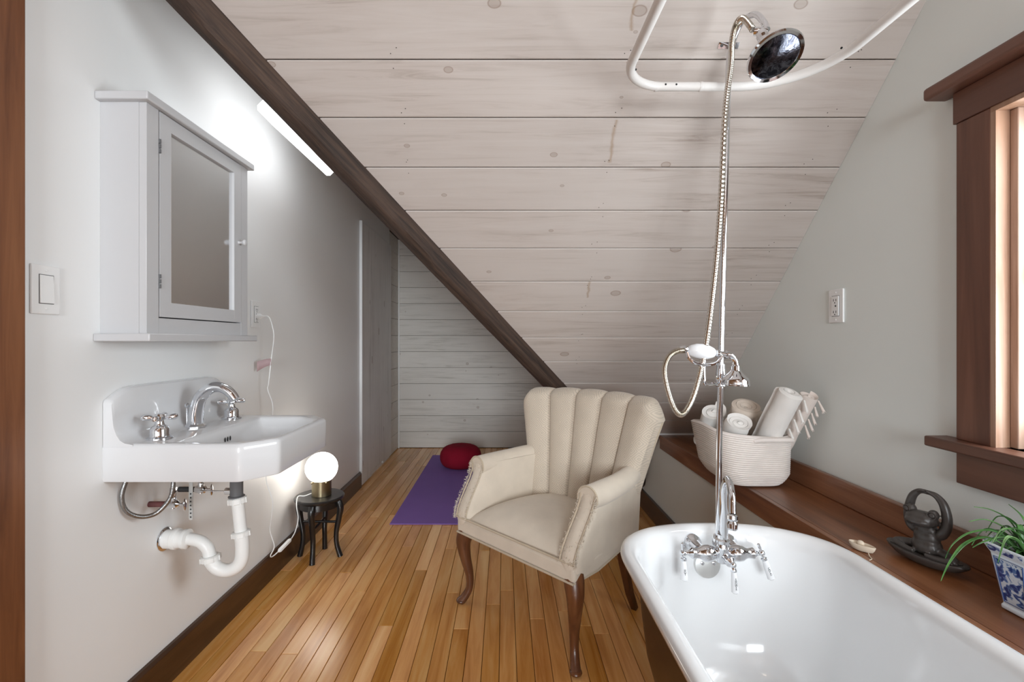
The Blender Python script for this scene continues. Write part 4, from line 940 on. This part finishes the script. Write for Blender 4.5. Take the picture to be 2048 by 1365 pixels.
towel('white towel roll leaning up against the rim of the basket', (0.960, 1.785, 0.655), (0.15, -0.42, 0.84), 0.275, 0.052, M['towelw'], 2.8, 12, (0.95, 1.0), fringe=4)
towel('blush towel roll with tassels hanging out of the basket towards the wall', (1.045, 1.775, 0.69), (0.12, -0.42, 0.80), 0.225, 0.034, M['towelp'], 2.6, 15, (1.0, 1.0), fringe=5)

# frog statue -----------------------------------------------------------------------
def frog():
    c = Vector((1.018, 1.143, LZ)); T = Matrix.Translation(c) @ Matrix.Rotation(math.radians(15), 4, 'Z')   # local -x is forward, y across
    t = thing('frog_statue', 'dark bronze frog statue sitting with arms arched over its head', 'statue', tuple(c))
    n = 40; rows = []
    prof = [(0.0, 0.001), (0.45, 0.001), (0.8, 0.009), (0.96, 0.019), (1.0, 0.024), (0.98, 0.027), (0.9, 0.0275), (0.3, 0.026), (0.0, 0.026)]
    for r, h in prof:
        row = []
        for k in range(n):
            a = 2*PI*k/n; yy = math.sin(a)
            xx = math.cos(a)
            row.append((0.036*r*xx, 0.088*r*math.copysign(abs(yy)**0.9, yy), h + 0.004*(yy**2)*min(1, r)))
        rows.append(row)
    obj('base_dish', MB(T).grid(rows, cu=True, cap=True), M['frog'], t, smooth=60)
    b = MB(T)
    # torso, head
    b.ell((0.004, 0, 0.045), 0.026, 0.031, 0.026); b.ell((0.004, 0, 0.066), 0.022, 0.027, 0.028); b.ell((0.003, 0, 0.085), 0.019, 0.024, 0.018)
    b.ell((-0.012, 0, 0.112), 0.029, 0.033, 0.019, R=Matrix.Rotation(0.25, 3, 'Y')); b.ell((-0.022, 0, 0.107), 0.025, 0.029, 0.013, R=Matrix.Rotation(0.15, 3, 'Y')); b.ell((0.0, 0, 0.112), 0.02, 0.025, 0.016)
    for s in (-1, 1):
        b.ell((-0.012, s*0.024, 0.128), 0.0125, 0.0105, 0.0125)
        # arms: shoulder, elbow out, hands clasped overhead
        arm = catmull([(0.006, s*0.022, 0.076), (0.002, s*0.033, 0.085), (0.004, s*0.041, 0.105), (0.006, s*0.040, 0.130), (0.006, s*0.033, 0.155), (0.005, s*0.020, 0.170), (0.004, s*0.008, 0.174), (0.004, 0, 0.174)], 5)
        b.tube(arm, lerp_list([0.011, 0.0115, 0.0105, 0.010, 0.009, 0.007, 0.0055, 0.0055], len(arm)), 12)
        for q in range(3): b.tube([(0.003+q*0.004-0.004, s*0.016, 0.172), (q*0.005-0.005, s*0.004, 0.179-q*0.001)], 0.0027, 8)
        # legs folded along the dish
        leg = catmull([(0.010, s*0.018, 0.036), (0.004, s*0.040, 0.036), (-0.006, s*0.062, 0.034), (-0.016, s*0.050, 0.032), (-0.020, s*0.030, 0.031), (-0.021, s*0.012, 0.031)], 5)
        b.tube(leg, lerp_list([0.014, 0.012, 0.009, 0.0075, 0.0065, 0.0055], len(leg)), 12)
        for q in range(3): b.tube([(-0.018, s*0.052, 0.031), (-0.020+q*0.010, s*(0.068+0.004*q), 0.032)], 0.0028, 8)
    o = obj('frog_body', b, M['frog'], t, smooth=70)
    rm = o.modifiers.new('r', 'REMESH'); rm.mode = 'VOXEL'; rm.voxel_size = 0.0016; rm.use_smooth_shade = True
    sm = o.modifiers.new('s', 'SMOOTH'); sm.factor = 0.5; sm.iterations = 5
    for s in (-1, 1):
        e = MB(T).ell((-0.0225, s*0.0270, 0.1290), 0.0040, 0.0068, 0.0066)
        eo = obj('eye', e, M['frog'], o)
        obj('eye_rim', MB(T).tube([(-0.0235+0.002*math.cos(a)*s, s*0.0270+0.0084*math.cos(a), 0.1290+0.0080*math.sin(a)) for a in [2*PI*k/20 for k in range(20)]], 0.0013, 6, closed=True), M['frog'], o)
    mo = [(-0.0468+0.020*(abs(y)/0.024)**2.2, y, 0.1035+0.004*(abs(y)/0.024)**2) for y in [-0.024+0.048*k/14 for k in range(15)]]
    obj('mouth_line', MB(T).tube(mo, 0.0013, 6), M['ink'], o)
frog()
# soap boat --------------------------------------------------------------------------
def soap():
    c = Vector((0.920, 1.217, LZ)); T = Matrix.Translation(c) @ Matrix.Rotation(math.radians(-62), 4, 'Z')
    t = thing('bath_boat', 'small cream toy boat on the ledge near the frog statue', 'toy boat', tuple(c))
    rows = []; n = 32
    def o(sc, z):
        out = []
        for k in range(n):
            a = 2*PI*k/n; xx = math.cos(a); yy = math.sin(a)
            out.append((0.031*sc*xx, 0.0135*sc*yy*(1-0.35*max(xx, 0)**2), z))
        return out
    rows = [o(0.6, 0.0008), o(0.78, 0.003), o(0.93, 0.010), o(1.0, 0.0165), o(0.97, 0.018), o(0.88, 0.0175), o(0.80, 0.0135), o(0.3, 0.013)]
    obj('hull', MB(T).grid(rows, cu=True, cap=True), M['soap'], t, smooth=55)
    obj('cabin', MB(T).ell((-0.004, 0.002, 0.017), 0.009, 0.006, 0.008, 16, 10), M['soap'], t)
    obj('cord', MB().tube(catmull([c+Vector((-0.004, -0.026, 0.006)), c+Vector((-0.008, -0.036, 0.0016)), c+Vector((-0.014, -0.05, 0.0018)), c+Vector((-0.024, -0.056, 0.0018))], 5), 0.0012, 6), M['soap'], t)
soap()
# potted plant ------------------------------------------------------------------------
def plant():
    cx, cy = 1.044, 0.928
    t = thing('potted_plant', 'leafy green plant in a hexagonal blue and white porcelain pot', 'plant', (cx, cy, LZ))
    def hexr(r, z): return [Vector((cx+r*math.cos(PI/6+k*PI/3), cy+r*math.sin(PI/6+k*PI/3), z)) for k in range(6)]
    rows = [hexr(0.044, LZ+0.001), hexr(0.050, LZ+0.004), hexr(0.051, LZ+0.010), hexr(0.047, LZ+0.014), hexr(0.066, LZ+0.112), hexr(0.070, LZ+0.118), hexr(0.0775, LZ+0.130), hexr(0.0785, LZ+0.134), hexr(0.0735, LZ+0.134), hexr(0.062, LZ+0.108), hexr(0.060, LZ+0.10)]
    pot = obj('pot', MB().grid(rows, cu=True, cap=True), M['pot'], t, smooth=0, bevel=0.0018)
    obj('soil', MB().prism(hexr(0.0615, LZ+0.101), (0, 0, 0.004)), M['soil'], t, smooth=0)
    a, b = rows[3], rows[4]
    for k in range(6):
        k2 = (k+1) % 6; A, Bq, Cq, D = a[k], a[k2], b[k2], b[k]
        nn = (Bq-A).cross(D-A).normalized(); ctr = (A+Bq+Cq+D)/4
        if nn.dot(ctr-Vector((cx, cy, ctr.z))) < 0: nn = -nn
        def S(u, v): return (A*(1-u)+Bq*u)*(1-v) + (D*(1-u)+Cq*u)*v
        q = [S(0.12, 0.08), S(0.88, 0.08), S(0.88, 0.92), S(0.12, 0.92)]
        p = obj('flower_panel', MB().prism([x+nn*0.0001 for x in q], nn*0.0007), M['floral'], pot, smooth=0)
        obj('panel_border', MB().tube([S(*uv)+nn*0.0008 for uv in ((0.09, 0.05), (0.91, 0.05), (0.91, 0.95), (0.09, 0.95))], 0.0009, 6, closed=True), M['blue'], pot, smooth=0)
    r5, r6 = rows[5], rows[6]
    for k in range(6):
        k2 = (k+1) % 6; q = [r5[k].lerp(r5[k2], 0.06), r5[k].lerp(r5[k2], 0.94), r6[k].lerp(r6[k2], 0.94), r6[k].lerp(r6[k2], 0.06)]
        nn = (q[1]-q[0]).cross(q[3]-q[0]).normalized(); ctr = sum(q, Vector())/4
        if nn.dot(ctr-Vector((cx, cy, ctr.z))) < 0: nn = -nn
        obj('rim_band', MB().prism([x+nn*0.0001 for x in q], nn*0.0005), M['floral'], pot, smooth=0)
    rg = random.Random(11)
    def leaf(p0, pts, w):
        path = catmull([p0]+pts, 7); n = len(path); rows = []
        for i, p in enumerate(path):
            f = i/(n-1); tg = (path[min(i+1, n-1)]-path[max(i-1, 0)]).normalized()
            sd = tg.cross(Vector((0, 0, 1)));  sd = sd.normalized() if sd.length > 1e-4 else Vector((1, 0, 0))
            up = sd.cross(tg); ww = w*(0.55+0.45*math.sin(PI*min(f*1.3, 1)))*(1-f**3) + 0.0003
            th = 0.0006
            rows.append([p-sd*ww+up*ww*0.35, p-up*th, p+sd*ww+up*ww*0.35, p+sd*ww*0.9+up*(ww*0.35+th), p+up*th, p-sd*ww*0.9+up*(ww*0.35+th)])
        obj('leaf', MB().grid(rows, cu=True, cap=True), M['leaf'], t, smooth=60)
    zt = LZ+0.108
    # long leaves drooping over the tub side
    leaf(Vector((cx-0.02, cy+0.01, zt)), [Vector((0.992, 0.965, 0.676)), Vector((0.958, 0.98, 0.660)), Vector((0.922, 0.978, 0.624)), Vector((0.893, 0.968, 0.588))], 0.0052)
    leaf(Vector((cx-0.01, cy+0.015, zt)), [Vector((1.005, 0.965, 0.688)), Vector((0.972, 0.985, 0.680)), Vector((0.944, 0.995, 0.652)), Vector((0.932, 1.0, 0.620))], 0.0042)
    leaf(Vector((cx-0.015, cy+0.005, zt)), [Vector((1.0, 0.95, 0.680)), Vector((0.975, 0.96, 0.672)), Vector((0.955, 0.965, 0.658))], 0.0046)
    leaf(Vector((cx, cy+0.02, zt)), [Vector((1.03, 0.965, 0.690)), Vector((1.01, 0.99, 0.705)), Vector((0.982, 1.0, 0.698))], 0.0028)
    leaf(Vector((cx+0.005, cy+0.02, zt)), [Vector((1.04, 0.97, 0.705)), Vector((1.03, 1.0, 0.722)), Vector((1.012, 1.02, 0.722))], 0.0024)
    leaf(Vector((cx+0.01, cy+0.01, zt)), [Vector((1.055, 0.96, 0.715)), Vector((1.055, 0.99, 0.738))], 0.0028)
    for q in range(34):
        a = rg.uniform(0, 2*PI); R = rg.uniform(0.04, 0.09); h = rg.uniform(0.015, 0.055)
        d = Vector((math.cos(a), math.sin(a), 0))
        if d.x > 0: d.x *= 0.35
        p0 = Vector((cx+rg.uniform(-0.025, 0.025), cy+rg.uniform(-0.025, 0.025), zt-0.004))
        leaf(p0, [p0+d*R*0.4+Vector((0, 0, h)), p0+d*R*0.75+Vector((0, 0, h*1.15)), p0+d*R+Vector((0, 0, h*rg.uniform(0.1, 0.9)))], rg.uniform(0.003, 0.005))
plant()
# unseen lamp added behind the camera for fill light ------------------------------------------------------
cl = thing('added_fill_lamp', 'unseen round opal lamp added on the flat ceiling for fill light', 'lamp', (0.2, -0.7, 2.6))
zt = slope_z(TOPY)
obj('ceiling_plate', MB().lathe([(0.07, 0), (0.07, -0.02), (0.05, -0.025)], (0.2, -0.7, zt), (0,0,1), 24), M['brass'], cl)
obj('fill_globe', MB().ell((0.2, -0.7, zt-0.085), 0.10, 0.10, 0.068), M['fill_glow'], cl)
